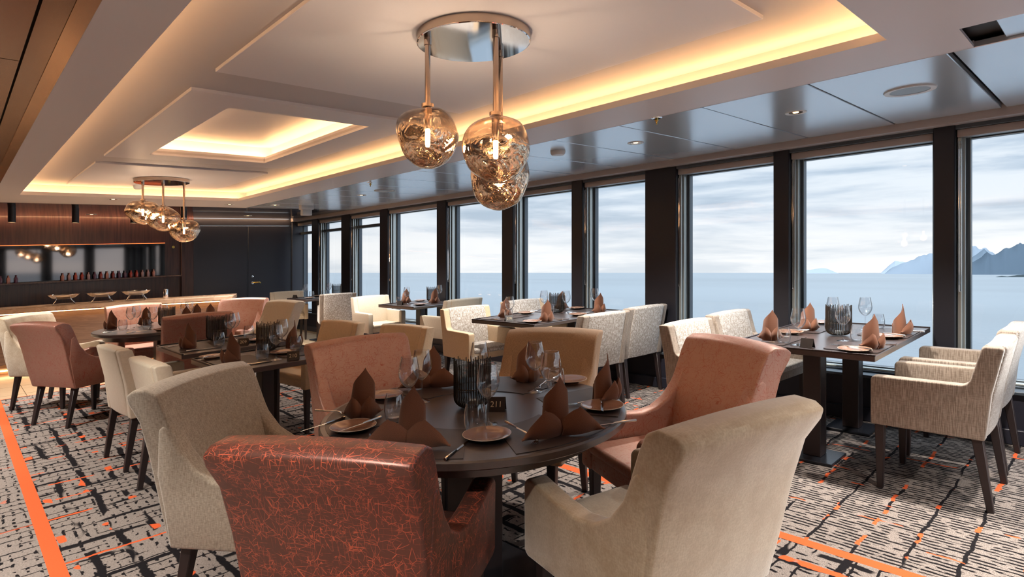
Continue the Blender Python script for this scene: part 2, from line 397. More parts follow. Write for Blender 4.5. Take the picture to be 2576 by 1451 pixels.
# ================================================================== THE ROOM
X0, X1 = -3.6, 5.40          # inner extents across; windows stand at x = 5.30
Y0, Y1 = -4.2, 11.85
CZ = 2.25                    # ceiling height
mb = MB(); mb.box(X0, X1, Y0, 8.56, -.05, 0); structure('floor', mb.mesh('floor', M_carpet, True))
mb = MB(); mb.box(X0, X1, 8.56, Y1, -.05, 0); structure('floor_stone', mb.mesh('floor_stone', M_stone, True))

# --- window wall -------------------------------------------------
SILL, HEADZ = .37, 2.10
mb = MB()
mb.box(5.16, 5.38, Y0, Y1, 0, .33)
mb.box(5.12, 5.16, Y0, Y1, 0, .10)
wallhull = structure('wall_right', mb.mesh('wall_right', M_darkwall, True, .004, 1))
mb = MB(); mb.box(5.13, 5.32, Y0, Y1, .33, .355); mb.box(5.24, 5.30, Y0, Y1, .355, SILL)
structure('trim_1', mb.mesh('sill', M_frame, True, .004, 1))
# pillars as (y0, y1, depth towards the room)
PILL = [(-3.30,-3.18,5.15), (-2.1,-1.98,5.15), (-.75,-.6,5.15), (.825,.956,5.15), (1.967,2.10,5.15), (3.045,3.401,5.15), (4.225,4.389,5.15), (5.36,5.566,5.15), (6.75,6.974,5.15), (8.31,8.551,5.15), (9.56,9.882,5.15), (10.82,11.088,5.15)]
for a, b, d in PILL:
    mb = MB(); mb.box(d, 5.38, a, b, .33, CZ-.02)
    p = structure('trim_2' if d else '', mb.mesh('window_pillar', M_black, True, .006, 1)); p.name = 'wall_right_pillar'
mb = MB(); mb.box(5.22, 5.38, Y0, Y1, HEADZ+.03, CZ+.05); mb.box(5.16, 5.22, Y0, Y1, HEADZ+.065, CZ)
structure('wall_right_header', mb.mesh('header', M_frame, True, .004, 1))
edges = [Y0] + [v for p in PILL for v in p[:2]] + [Y1]
bays = [(edges[i], edges[i+1]) for i in range(0, len(edges), 2)]
for i, (a, b) in enumerate(bays):
    nm = 'window_%d' % (i+1)
    far = i >= 11
    top = HEADZ+.03 if not far else HEADZ+.03
    # stepped aluminium and dark frame
    mb = MB(); f = .035
    for (x0, x1, ff, mi) in ((5.30, 5.36, .030, 1), (5.25, 5.30, .018, 0)):
        mb.box(x0, x1, a, a+ff, SILL, top, mi); mb.box(x0, x1, b-ff*2.2, b, SILL, top, mi)
        mb.box(x0, x1, a+ff, b-ff*2.2, SILL, SILL+ff, mi); mb.box(x0, x1, a+ff, b-ff*2.2, top-ff, top, mi)
    if i >= 10:
        mb.box(5.24, 5.34, a, b, 1.93, 1.98, 1)
    w_ = structure(nm, mb.mesh(nm, [M_alu, M_frame], True, .003, 1))
    g_ = MB(); g_.box(5.325, 5.331, a+.03, b-.066, SILL+.03, top-.03)
    o_ = structure('glass_pane', g_.mesh('pane', M_winglass, True, smooth=False), w_)
    # roller-blind box and side rails
    mb = MB(); mb.box(5.18, 5.24, a+.005, b-.005, top-.02, top+.035)
    structure('blind_box', mb.mesh('blind_box', M_beam, True, .006, 2), w_)
    mb = MB(); mb.box(5.20, 5.222, b-.03, b-.004, SILL, top-.02); mb.box(5.232, 5.25, b-.045, b-.01, SILL, top-.02)
    structure('blind_rail', mb.mesh('blind_rail', M_alu, True, .003, 1), w_)
    if i > 2:      # bead chain loop of the blind hangs by the far pillar
        cz = 1.02; mb = MB(); pts = []
        for s_ in range(25): pts.append((5.175, b-.028, 2.08-(2.08-cz)*s_/24))
        for s_ in range(1, 6): pts.append((5.175, b-.028+.006*(1-math.cos(PI*s_/6)), cz-.008*math.sin(PI*s_/6)))
        for s_ in range(25): pts.append((5.175, b-.016, cz+(2.08-cz)*s_/24))
        mb.tube(pts, .0022, 6)
        ch = bpy.data.objects.new('blind_chain', mb.mesh('blind_chain', M_chrome, True)); link(ch, w_)

# --- beam between tiles and window head, ceiling ---------------------
mb = MB(); mb.box(5.05, 5.17, Y0, Y1, CZ-.055, CZ+.05); structure('trim_3', mb.mesh('beam', M_beam, True, .006, 2))
# perforated metal tiles on the window side
mb = MB(); k = 0; ys = []
yy = .555-.6105*8
while yy < Y1: ys.append(yy); yy += .6105
for i in range(len(ys)-1):
    a, b = max(ys[i]+.005, Y0), min(ys[i+1]-.005, Y1)
    if i == 7: b -= .014
    if b <= a: continue
    mb.box(3.30, 5.05, a, b, CZ, CZ+.03)
mb.box(2.96, 3.30-.012, Y0, .35, CZ+.012, CZ+.04)
structure('ceiling_tiles', mb.mesh('tiles', M_tile, True, .003, 1))
mb = MB(); mb.box(X0, X1, Y0, Y1, 2.62, 2.68); mb.box(3.0, X1, Y0, Y1, CZ+.05, CZ+.07); structure('ceiling', mb.mesh('deck_above', M_gap, True))
# plaster soffit ring round the long recess
RX0, RX1, RY0, RY1 = .55, 2.85, .69, 8.40
OX0, OX1, OY0, OY1 = .40, 3.00, .54, 8.55
DZ = 2.385
mb = MB()
for (a, b, c_, d_) in ((.34, RX0, RY0, RY1), (RX1, 3.30, RY0, RY1), (.34, 3.30, RY1, 9.40), (.34, 2.95, .30, RY0)):
    mb.box(a, b, c_, d_, CZ, CZ+.014)
mb.box(2.95, 3.30, .46, RY0, CZ, CZ+.014)
# upstand lip round the opening
t = .012; lz = CZ+.038
mb.box(RX0-t, RX0, RY0-t, RY1+t, CZ+.014, lz); mb.box(RX1, RX1+t, RY0-t, RY1+t, CZ+.014, lz)
mb.box(RX0, RX1, RY0-t, RY0, CZ+.014, lz); mb.box(RX0, RX1, RY1, RY1+t, CZ+.014, lz)
mb.box(3.288, 3.30, .46, 9.4, CZ, CZ+.03)
structure('ceiling_soffit', mb.mesh('soffit', M_white, True, 0))
mb = MB()     # upper recess shell
mb.box(OX0, OX1, OY0, OY1, DZ, DZ+.02)
for (a, b, c_, d_) in ((OX0-.02, OX0, OY0, OY1), (OX1, OX1+.02, OY0, OY1), (OX0, OX1, OY0-.02, OY0), (OX0, OX1, OY1, OY1+.02)):
    mb.box(a, b, c_, d_, CZ+.014, DZ+.02)
# cut the skylight recess out by building the slab in four pieces
SX0, SX1, SY0, SY1 = 1.23, 2.20, 3.80, 5.76
mb = MB()
for (a, b, c_, d_) in ((OX0, SX0, OY0, OY1), (SX1, OX1, OY0, OY1), (SX0, SX1, OY0, SY0), (SX0, SX1, SY1, OY1)):
    mb.box(a, b, c_, d_, DZ, DZ+.02)
for (a, b, c_, d_) in ((OX0-.02, OX0, OY0, OY1), (OX1, OX1+.02, OY0, OY1), (OX0, OX1, OY0-.02, OY0), (OX0, OX1, OY1, OY1+.02)):
    mb.box(a, b, c_, d_, CZ+.014, DZ+.02)
structure('ceiling_recess', mb.mesh('recess', M_deep, True))
# three raised coffer panels
PZ = DZ-.018
mb = MB(); mb.box(.95, 2.50, 1.06, 3.12, PZ, DZ); structure('ceiling_panel', mb.mesh('panel', M_panel, True, .002, 1))
mb = MB(); mb.box(.95, 2.50, 6.46, 8.28, PZ, DZ); structure('ceiling_panel', mb.mesh('panel', M_panel, True, .002, 1))
mb = MB()
for (a, b, c_, d_) in ((.95, SX0, 3.52, 6.05), (SX1, 2.50, 3.52, 6.05), (SX0, SX1, 3.52, SY0), (SX0, SX1, SY1, 6.05)):
    mb.box(a, b, c_, d_, PZ, DZ)
t = .012; lz = DZ+.040
structure('ceiling_panel_lip', MB().box(SX0-t, SX0, SY0-t, SY1+t, DZ+.0201, lz).box(SX1, SX1+t, SY0-t, SY1+t, DZ+.0201, lz).box(SX0, SX1, SY0-t, SY0, DZ+.0201, lz).box(SX0, SX1, SY1, SY1+t, DZ+.0201, lz).mesh('lip', M_panel, True))
structure('ceiling_panel', mb.mesh('panel', M_panel, True))
mb = MB(); e = .09; tz = 2.53
mb.box(SX0-e, SX1+e, SY0-e, SY1+e, tz, tz+.02)
for (a, b, c_, d_) in ((SX0-e-.02, SX0-e, SY0-e, SY1+e), (SX1+e, SX1+e+.02, SY0-e, SY1+e), (SX0-e, SX1+e, SY0-e-.02, SY0-e), (SX0-e, SX1+e, SY1+e, SY1+e+.02)):
    mb.box(a, b, c_, d_, DZ+.02, tz)
structure('ceiling_light_well', mb.mesh('light_well', M_panel, True))
# LED strips in the coves
def led(name, rects, z, label, mat=M_ledw, h=.010):
    mb = MB()
    for (a, b, c_, d_) in rects: mb.box(a, b, c_, d_, z, z+h)
    o = bpy.data.objects.new(name, mb.mesh(name, mat, True, smooth=False)); link(o); tag(o, label, 'light strip', 'warm cove light strips'); return o
q = .022
led('cove_light_strip', [(OX0+.05, OX0+.05+q, OY0+.05, OY1-.05), (OX1-.05-q, OX1-.05, OY0+.05, OY1-.05), (OX0+.1, OX1-.1, OY0+.05, OY0+.05+q), (OX0+.1, OX1-.1, OY1-.05-q, OY1-.05)], CZ+.020,
    'warm glowing strip hidden round the edge of the long ceiling recess')
led('cove_light_strip', [(SX0-.05, SX0-.05+q, SY0-.04, SY1+.04), (SX1+.05-q, SX1+.05, SY0-.04, SY1+.04), (SX0, SX1, SY0-.05, SY0-.05+q), (SX0, SX1, SY1+.05-q, SY1+.05)], DZ+.026,
    'warm glowing strip round the small square light well in the middle coffer')
# left-hand bronze ceiling with trims
mb = MB()
for i in range(14):
    a = Y0+i*1.2; b = min(a+1.192, 9.4)
    if a < 9.4: mb.box(X0, .195, a, b, CZ-.01, CZ+.02)
mb.box(.205, .28, Y0, 9.4, CZ-.005, CZ+.02)
structure('ceiling_left', mb.mesh('ceiling_left', M_bronze, True))
mb = MB(); mb.box(.28, .34, Y0, 9.4, CZ-.006, CZ+.03); structure('trim_4', mb.mesh('trim', M_bronze_l, True, .002, 1))
mb = MB(); mb.box(.34, 2.95, Y0, .30, CZ, CZ+.02); structure('ceiling_near', mb.mesh('ceiling_near', M_white, True))
mb = MB(); mb.box(X0, 5.05, 9.40, Y1-.11, CZ, CZ+.02); structure('ceiling_bar', mb.mesh('ceiling_bar', M_darkceil, True))
mb = MB(); mb.box(X0, 3.3, 9.385, 9.40, CZ-.004, CZ+.05); structure('trim_5', mb.mesh('trim', M_beam, True))

# --- end wall with bar back, mirror, door ----------------------------
mb = MB(); mb.box(X0, 3.16, Y1, Y1+.12, 0, 2.62); mb.box(3.02, 3.22, Y1-.06, Y1, 0, CZ)
structure('wall_back', mb.mesh('wall_back', M_veneer, True, .004, 1))
mb = MB()
mb.box(3.225, 4.19, Y1-.02, Y1+.12, 0, CZ-.14); mb.box(3.225, 5.05, Y1-.02, Y1+.12, CZ-.13, CZ)
mb.box(5.06, 5.40, Y1-.05, Y1+.12, 0, CZ+.2)
structure('wall_back_panel', mb.mesh('wall_back_panel', M_darkwall, True, .004, 1))
mb = MB(); mb.box(4.20, 5.05, Y1-.02, Y1+.05, 0.005, CZ-.14)
door = structure('door_1', mb.mesh('door', M_darkwall, True, .004, 1))
mb = MB(); mb.lathe([(.0001,0),(.026,0),(.026,.008),(.0001,.008)], 20); me = mb.mesh('rose', M_chrome); me.transform(Matrix.Translation((4.28, Y1-.02, .995+SLOPE*4.28)) @ Matrix.Rotation(PI/2, 4, 'X'))
link(bpy.data.objects.new('handle_rose', me), door)
mb = MB(); mb.tube([(4.28, Y1-.02, 1.0), (4.28, Y1-.07, 1.0), (4.30, Y1-.08, 1.0), (4.40, Y1-.08, 1.0), (4.42, Y1-.07, .985)], .011, 10)
h_ = bpy.data.objects.new('door_handle', mb.mesh('door_handle', M_brass, True)); link(h_, door)
mb = MB(); mb.lathe([(.0001,0),(.024,0),(.022,.012),(.0001,.014)], 20); me = mb.mesh('lock', M_chrome); me.transform(Matrix.Translation((4.28, Y1-.02, 1.12+SLOPE*4.28)) @ Matrix.Rotation(PI/2, 4, 'X'))
link(bpy.data.objects.new('door_lock', me), door)
mb = MB(); mb.box(-2.6, 2.76, Y1-.03, Y1-.005, 1.235, 1.80)
o = bpy.data.objects.new('bar_mirror', mb.mesh('bar_mirror', M_mirror, True)); link(o); tag(o, 'long smoky mirror on the dark wall behind the bar', 'mirror')
mb = MB(); mb.box(-2.6, 2.76, Y1-.045, Y1-.03, 1.80, 1.806); r_ = bpy.data.objects.new('light_line', mb.mesh('light_line', M_red, True)); link(r_, o)
mb = MB(); mb.box(-2.6, 3.0, Y1-.16, Y1-.001, 1.195, 1.22)
o = bpy.data.objects.new('bar_shelf', mb.mesh('bar_shelf', M_veneer, True, .003, 1)); link(o); tag(o, 'long dark shelf under the smoky mirror behind the bar', 'shelf')
mb = MB(); mb.lathe([(.0001,0),(.028,0),(.024,.012),(.0001,.012)], 20); me = mb.mesh('knob', M_brass); me.transform(Matrix.Translation((2.90, Y1-.001, 1.73+SLOPE*2.9)) @ Matrix.Rotation(PI/2, 4, 'X'))
o = bpy.data.objects.new('wall_button', me); link(o); tag(o, 'small round brass button on the dark wall right of the mirror', 'button')
mb = MB(); mb.box(X0, 5.0, Y1-.10, Y1-.08, CZ+.022, CZ+.034)
o = bpy.data.objects.new('wall_washer_light', mb.mesh('washer', M_ledwash, True)); link(o); tag(o, 'thin warm wall-washing light line along the top of the dark end wall', 'light strip')

# --- left and rear walls ------------------------------------------------
mb = MB(); mb.box(X0-.1, X0, Y0, Y1+.12, 0, 2.62); structure('wall_left', mb.mesh('wall_left', M_veneer, True))
mb = MB(); mb.box(X0, X1, Y0-.1, Y0, 0, .4); mb.box(X0, X1, Y0-.1, Y0, 2.15, 2.62)
mb.box(X0, -.2, Y0-.1, Y0, .4, 2.15)
for k in range(5):
    xx = -.2+k*(X1+.2-.35)/4; mb.box(xx, xx+.35, Y0-.1, Y0, .4, 2.15)
structure('wall_front', mb.mesh('wall_front', M_darkwall, True))
mb = MB(); mb.box(X0, X1, Y0-.06, Y0-.055, .4, 2.15); structure('window_30', mb.mesh('rear_window', M_winglass, True, smooth=False))

# --- bar counter -----------------------------------------------------------
root = bpy.data.objects.new('bar_counter', None); root.location = (0, 0, 0); link(root)
tag(root, 'long faceted bar counter with pale top and glowing edges', 'bar counter')
BP = [(-2.6, 10.35), (.30, 10.35), (1.05, 10.28), (1.80, 10.02), (3.12, 9.43)]     # front edge of the top
def strip(pts, off0, off1, z0a, z1a, z0b=None, z1b=None):
    """a band following the front line; off = how far back from the edge"""
    mb = MB(); ps = []
    for i, p in enumerate(pts):
        a = Vector(pts[max(i-1, 0)]); b = Vector(pts[min(i+1, len(pts)-1)]); d = (b-a).normalized(); nrm = Vector((-d.y, d.x))
        ps.append((Vector(p)+nrm*off0, Vector(p)+nrm*off1))
    for i in range(len(ps)-1):
        (a0, a1), (b0, b1) = ps[i], ps[i+1]
        mb.hexa([(a0.x,a0.y,z0a),(b0.x,b0.y,z0a),(b1.x,b1.y,z1a if z0b is None else z0b),(a1.x,a1.y,z1a if z0b is None else z0b)][:0] or
                [(a0.x,a0.y,z0a),(b0.x,b0.y,z0a),(b1.x,b1.y,z0a),(a1.x,a1.y,z0a)],
                [(a0.x,a0.y,z1a),(b0.x,b0.y,z1a),(b1.x,b1.y,z1a),(a1.x,a1.y,z1a)])
    return mb
def bar_part(name, mb, mat, bev=.004): o = bpy.data.objects.new(name, mb.mesh(name, mat, True, bev, 1)); link(o, root); return o
bar_part('counter_top', strip(BP, 0, .62, .845, .905), M_bartop, .006)
bar_part('light_strip', strip([p for p in BP], .05, .075, .822, .832), M_ledb, 0)
mb = MB()
fr_ = []
for i, p in enumerate(BP):
    a = Vector(BP[max(i-1, 0)]); b = Vector(BP[min(i+1, len(BP)-1)]); d = (b-a).normalized(); nrm = Vector((-d.y, d.x)); P_ = Vector(p)
    zc = [.10, .13, .22, .36, .55][i]
    fr_.append([(*(P_+nrm*.14), .845), (*(P_+nrm*.03), zc), (*(P_+nrm*.22), .07), (*(P_+nrm*.5), .07), (*(P_+nrm*.5), .845)])
for i in range(len(fr_)-1):
    A_, B_ = fr_[i], fr_[i+1]
    mb.add(A_+B_, [(0,5,6,1)], 0); mb.add(A_+B_, [(1,6,7,2)], 1); mb.add(A_+B_, [(2,7,8,3), (3,8,9,4)], 0)
mb.add(fr_[-1], [(0,1,2,3,4)], 0)
o = bpy.data.objects.new('front_panel', mb.mesh('front_panel', [M_barwood, M_barlow], True)); link(o, root)
bar_part('plinth', strip(BP, .26, .5, .0, .07), M_bartop)
bar_part('plinth_light', strip(BP, .235, .255, .045, .06), M_ledb, 0)
# ================================================================== FURNITURE PROTOTYPES
def arc_pts(c, r, a0, a1, n_): return [(c[0]+r*math.cos(math.radians(a0+(a1-a0)*i/n_)), c[1]+r*math.sin(math.radians(a0+(a1-a0)*i/n_))) for i in range(n_+1)]
def leg_mesh(x, y, dx, dy, top, w0=.048, w1=.030):
    mb = MB(); a = w0/2; b = w1/2
    mb.hexa([(x+dx-b,y+dy-b,0),(x+dx+b,y+dy-b,0),(x+dx+b,y+dy+b,0),(x+dx-b,y+dy+b,0)], [(x-a,y-a,top),(x+a,y-a,top),(x+a,y+a,top),(x-a,y+a,top)])
    return mb.mesh('leg', M_legs, False, .003, 1)

def club_chair(mat_out, mat_in, top=.94):
    P = Proto('club_chair', 'chair')
    side = [(-.248,.345),(-.275,.50),(-.300,.62),(-.290,.80),(-.262,.82),(-.240,.80),(-.195,.715),(-.135,.645),(-.06,.602),(.02,.588),(.11,.596),(.20,.612),(.27,.626),(.305,.622),(.325,.60),(.325,.36),(.30,.345)]
    back = [(-.250,.350),(-.291,.50),(-.331,.68),(-.371,.82),(-.418,.890),(-.428,.922),(-.400,top+.001),(-.335,top+.006),(-.292,top-.014),(-.262,.87),(-.225,.78),(-.185,.69),(-.16,.60),(-.15,.46),(-.15,.36)]
    def flare(x, z): return x*(1+.05*max(0, (z-.55)/.4))
    for s in (-1, 1):
        mb = MB(); xs = [s*.215, s*.222, s*.268, s*.288] if s > 0 else [s*.288, s*.268, s*.222, s*.215]
        mb = MB(); mb.prism_x(side, sorted([s*.210, s*.285]), lambda x, y, z: (flare(x, z), y, z))
        P.part('arm', mb.mesh('arm', mat_out, False, .017, 3, 40, True, 28))
    xs = [-.281+.562*i/12 for i in range(13)]
    mb = MB(); mb.prism_x(back, xs, lambda x, y, z: (flare(x, z), y-.018*(1-(x/.285)**2)*(1 if y < -.2 and z < .9 else .6)*max(0, (z-.4)/.5), z+.014*(1-(x/.285)**2)*(1 if z > .85 else 0)))
    P.part('backrest', mb.mesh('backrest', mat_in, False, .010, 3, 50))
    mb = MB(); mb.box(-.209, .209, -.16, .315, .35, .455); P.part('seat', mb.mesh('seat', mat_in, False, .02, 3))
    mb = MB(); mb.box(-.206, .206, -.15, .330, .435, .485); P.part('cushion', mb.mesh('cushion', mat_in, False, .022, 4), 3)
    for (x, y, dx, dy) in ((-.225,.28,0,.0),(.225,.28,0,.0),(-.22,-.20,-.005,-.07),(.22,-.20,.005,-.07)):
        P.part('leg', leg_mesh(x, y, dx, dy, .36))
    return P
def box_chair(mat_side, mat_back, top=.845):
    P = Proto('dining_armchair', 'chair')
    side = [(-.225,.365),(-.250,.60),(-.300,top-.01),(-.288,top),(-.225,top),(-.212,top-.01),(-.165,.665),(-.150,.645),(-.13,.638),(.262,.638),(.278,.632),(.285,.615),(.285,.365)]
    for s in (-1, 1):
        mb = MB(); mb.prism_x(side, sorted([s*.218, s*.285]))
        P.part('arm', mb.mesh('arm', mat_side, False, .013, 3, 40, True, 28))
    back = [(-.222,.368),(-.256,.60),(-.307,top-.012),(-.292,top+.003),(-.222,top+.003),(-.205,top-.015),(-.150,.62),(-.135,.50),(-.135,.37)]
    xs = [-.222+.444*i/8 for i in range(9)]
    mb = MB(); mb.prism_x(back, xs, lambda x, y, z: (x, y-.010*(1-(x/.22)**2), z+.004*(1-(x/.22)**2)*(z > .8)))
    P.part('backrest', mb.mesh('backrest', mat_back, False, .007, 2, 50))
    mb = MB(); mb.box(-.217, .217, -.15, .275, .37, .44); P.part('seat', mb.mesh('seat', mat_side, False, .012, 2))
    mb = MB(); mb.box(-.215, .215, -.14, .288, .43, .478); P.part('cushion', mb.mesh('cushion', mat_back, False, .02, 4), 3)
    for (x, y, dx, dy) in ((-.245,.245,0,0),(.245,.245,0,0),(-.245,-.19,0,-.055),(.245,-.19,0,-.055)):
        P.part('leg', leg_mesh(x, y, dx, dy, .375))
    return P
club = {'brick': club_chair(M_leather_mid, M_leather_mid), 'rust': club_chair(M_leather_shaded, M_leather_shaded), 'salmon': club_chair(M_leather_lit, M_leather_lit), 'velvet': club_chair(M_velvet, M_velvet), 'linen': club_chair(M_linen, M_linen), 'tan': club_chair(M_tan, M_tan, .92), 'cream': club_chair(M_cream, M_cream)}  # rust, brick and salmon carry the shaded-to-lit tones of one leather
box_ = {'woven': box_chair(M_wovenside, M_woven), 'cream': box_chair(M_cream, M_cream), 'sand': box_chair(M_sand, M_sand), 'linen': box_chair(M_sand, M_woven)}
G1 = 'club chairs round the near round table'; G2 = 'club chairs round the far round table'; GW = 'square armchairs at the window tables'; GL = 'square armchairs at the two small inner tables'
def chair(kind, x, y, deg, label, group): return kind.place(x, y, 0, deg, label, group)
chair(club['rust'], .985, 1.625, -58, 'rust red scratched-pattern club chair in the left foreground, its back to the viewer', G1)
chair(club['velvet'], 1.67, 1.09, -13, 'beige velvet club chair in the right foreground with sweeping arms', G1)
chair(club['salmon'], 2.43, 1.46, 66, 'rust club chair facing the round table, right behind the beige velvet one', G1)
chair(club['salmon'], 1.68, 2.75, 173, 'salmon scratched-pattern club chair facing the viewer across the round table', G1)
chair(club['linen'], .97, 2.46, -144, 'grey-beige linen club chair at the left of the round table, rolled top', G1)
chair(club['tan'], 2.35, 2.29, 112, 'plain tan cloth chair tucked under the far side of the round table', G1)
chair(club['brick'], .89, 6.80, -63, 'rust leather club chair at the far left, its back to the viewer', G2)
chair(club['velvet'], .80, 7.78, -138, 'beige club chair half hidden behind the rust one at the far left', G2)
chair(club['salmon'], 1.62, 8.02, 180, 'pink-rust club chair behind the far round table, beside the bar', G2)
chair(club['brick'], 1.72, 6.32, -8, 'pink-brown club chair between the far round table and table 209', G2)
chair(club['salmon'], 2.46, 7.52, 135, 'upright salmon club chair at the right of the far round table', G2)
chair(club['cream'], 2.46, 6.68, 100, 'cream club chair seen from its side near the far round table', G2)
chair(box_['cream'], 1.10, 5.02, -86, 'cream square armchair at the end of table 209, the left of the pair', GL)
chair(box_['cream'], 1.12, 4.08, -88, 'cream square armchair at the end of table 210, nearer the beige linen chair', GL)
chair(box_['sand'], 2.31, 4.86, 96, 'sand armchair on the window side of table 209', GL)
chair(box_['sand'], 2.44, 4.02, 97, 'sand armchair on the window side of table 210, behind the salmon chair', GL)
chair(box_['woven'], 4.06, .71, 0, 'large woven grey-brown armchair at the right edge, nearest the viewer', GW)
chair(box_['woven'], 4.72, .72, -1, 'woven armchair at the right edge, the one against the window', GW)
chair(box_['woven'], 3.98, 2.02, 176, 'woven armchair left of the right window table, farther from the glass', GW)
chair(box_['woven'], 4.68, 2.03, 176, 'woven armchair left of the right window table, next to the glass', GW)
chair(box_['woven'], 4.20, 3.42, -8, 'woven armchair with its back to the viewer at table 208, partly hidden', GW)
chair(box_['woven'], 4.845, 3.43, -5, 'woven armchair with its back to the viewer beside the wide dark pillar', GW)
chair(box_['linen'], 3.94, 4.62, 172, 'sand and woven armchair on the far side of table 208, showing its arm and seat', GW)
chair(box_['linen'], 4.80, 4.62, 172, 'armchair on the far side of table 208 against the glass, only the back seen', GW)
chair(box_['cream'], 4.66, 6.00, 0, 'cream armchair with its back to the viewer at the third window table', GW)
chair(box_['cream'], 4.42, 7.38, 176, 'cream armchair facing the viewer at the third window table', GW)
chair(box_['woven'], 4.62, 9.02, -22, 'pale woven armchair with its back to the viewer at the farthest window table', GW)
chair(box_['cream'], 4.36, 10.30, 165, 'cream armchair in the far corner behind the farthest window table', GW)

# --- tables ------------------------------------------------------------------
TT = .75
def round_table(x, y, R, label):
    root = bpy.data.objects.new('round_table', None); root.location = (x, y, SLOPE*x); link(root); tag(root, label, 'table', 'round dining tables')
    def add(name, me):
        me.transform(SH); link(bpy.data.objects.new(name, me), root)
    mb = MB(); mb.lathe([(.0001,.715),(R-.012,.715),(R,.722),(R,.744),(R-.006,TT),(.0001,TT)], 96); add('table_top', mb.mesh('table_top', M_table, angle=25))
    mb = MB(); mb.lathe([(R-.13,.660),(R-.10,.660),(R-.10,.715),(R-.13,.715),(R-.13,.660)], 64); add('apron', mb.mesh('apron', M_table, angle=25))
    mb = MB(); mb.box(-.085, .085, -.085, .085, .02, .715); add('pedestal', mb.mesh('pedestal', M_legs, False, .004, 1))
    mb = MB(); mb.box(-.30, .30, -.30, .30, 0, .022); add('base_plate', mb.mesh('base_plate', M_basepl, False, .004, 1))
    return root
def rect_table(x0, x1, y0, y1, legs, label, rot=0, group='rectangular tables by the windows'):
    cx, cy = (x0+x1)/2, (y0+y1)/2; hx, hy = (x1-x0)/2, (y1-y0)/2
    root = bpy.data.objects.new('dining_table', None); root.location = (cx, cy, SLOPE*cx); root.rotation_euler = (0,0,0); link(root); tag(root, label, 'table', group)
    def add(name, me, par=None):
        me.transform(SH); o = bpy.data.objects.new(name, me); link(o, par or root); return o
    mb = MB(); mb.box(-hx, hx, -hy, hy, .715, .748); add('table_top', mb.mesh('table_top', M_table, False, .003, 1))
    mb = MB(); r = .014                    # raised rim on three sides
    for (a, b, c_, d_) in ((-hx, hx, hy-r, hy), (hx-r, hx, -hy, hy), (-hx, -hx+r, -hy+.0, hy)):
        mb.box(a, b, c_, d_, .745, .756)
    add('rim', mb.mesh('rim', M_legs, False, .001, 1))
    for lx in legs:
        b_ = MB(); b_.box(lx-cx-.14, lx-cx+.14, -.15, .15, 0, .020); bo = add('base_plate', b_.mesh('base_plate', M_basepl, False, .004, 1))
        p = MB(); p.box(lx-cx-.05, lx-cx+.035, -.055, .055, .020, .715); add('pedestal', p.mesh('pedestal', M_legs, False, .004, 1), bo)
        p = MB(); p.box(lx-cx+.055, lx-cx+.075, -.050, .050, .020, .715); po = add('pedestal', p.mesh('pedestal', M_legs, False, .004, 1), bo)
        p = MB()
        for zz in (.16, .30, .44): p.box(lx-cx+.034, lx-cx+.056, -.012, .012, zz, zz+.02)
        add('spacer_bolt', p.mesh('spacer_bolt', M_steel), bo)
    return root
round_table(1.63, 1.93, .64, 'round dark wooden table with the 211 card, in the foreground')
round_table(1.68, 7.22, .65, 'round dark wooden table far off beside the bar')
rect_table(3.77, 5.14, .97, 1.83, [4.085, 4.865], 'dark rectangular window table at the right, set for four')
rect_table(3.78, 5.14, 3.66, 4.53, [4.15, 4.85], 'dark rectangular window table with the 208 card, left of the wide pillar')
rect_table(4.28, 5.12, 6.30, 7.14, [4.70], 'third dark window table, set for two')
rect_table(4.22, 5.10, 9.32, 10.05, [4.66], 'farthest dark window table, in the corner by the door')
GI = 'small inner tables'
rect_table(1.23, 2.02, 4.80, 5.53, [1.62], 'small dark table with the 209 card', group=GI)
rect_table(1.22, 1.98, 3.79, 4.53, [1.60], 'small dark table with the 210 card, nearer the viewer', group=GI)

# ================================================================== TABLEWARE PROTOTYPES
def shell(outer, th):   # outer (r,z) list bottom->top, make an inner wall
    inner = [(max(r-th, .0001), z) for r, z in outer]
    return outer + list(reversed(inner))
def wine_glass():
    P = Proto('wine_glass', 'glass')
    mb = MB(); bowl = [(.0045,.100),(.012,.104),(.026,.116),(.038,.134),(.0445,.152),(.0455,.168),(.043,.190),(.038,.214),(.034,.235)]
    mb.lathe(bowl + [(.0332,.235),(.0372,.214),(.0421,.190),(.0446,.168),(.0436,.152),(.037,.135),(.025,.119),(.010,.108),(.0001,.106)], 28)
    P.part('bowl', mb.mesh('bowl', M_glass, angle=60))
    mb = MB(); mb.lathe([(.0001,0),(.037,0),(.0375,.0015),(.030,.004),(.010,.008),(.0045,.014),(.0038,.03),(.0036,.08),(.0046,.100),(.0001,.100)], 28); P.part('stem', mb.mesh('stem', M_glass, angle=60))
    return P
def tumbler():
    mb = MB(); o_ = [(.0001,0),(.027,0),(.033,.004),(.039,.018),(.0425,.040),(.0425,.062),(.039,.088),(.034,.108)]
    mb.lathe(o_+[(.0332,.108),(.038,.088),(.0414,.062),(.0413,.040),(.037,.018),(.028,.009),(.0001,.008)], 28)
    return Proto('tumbler', 'glass', mb.mesh('tumbler', M_glass, angle=60))
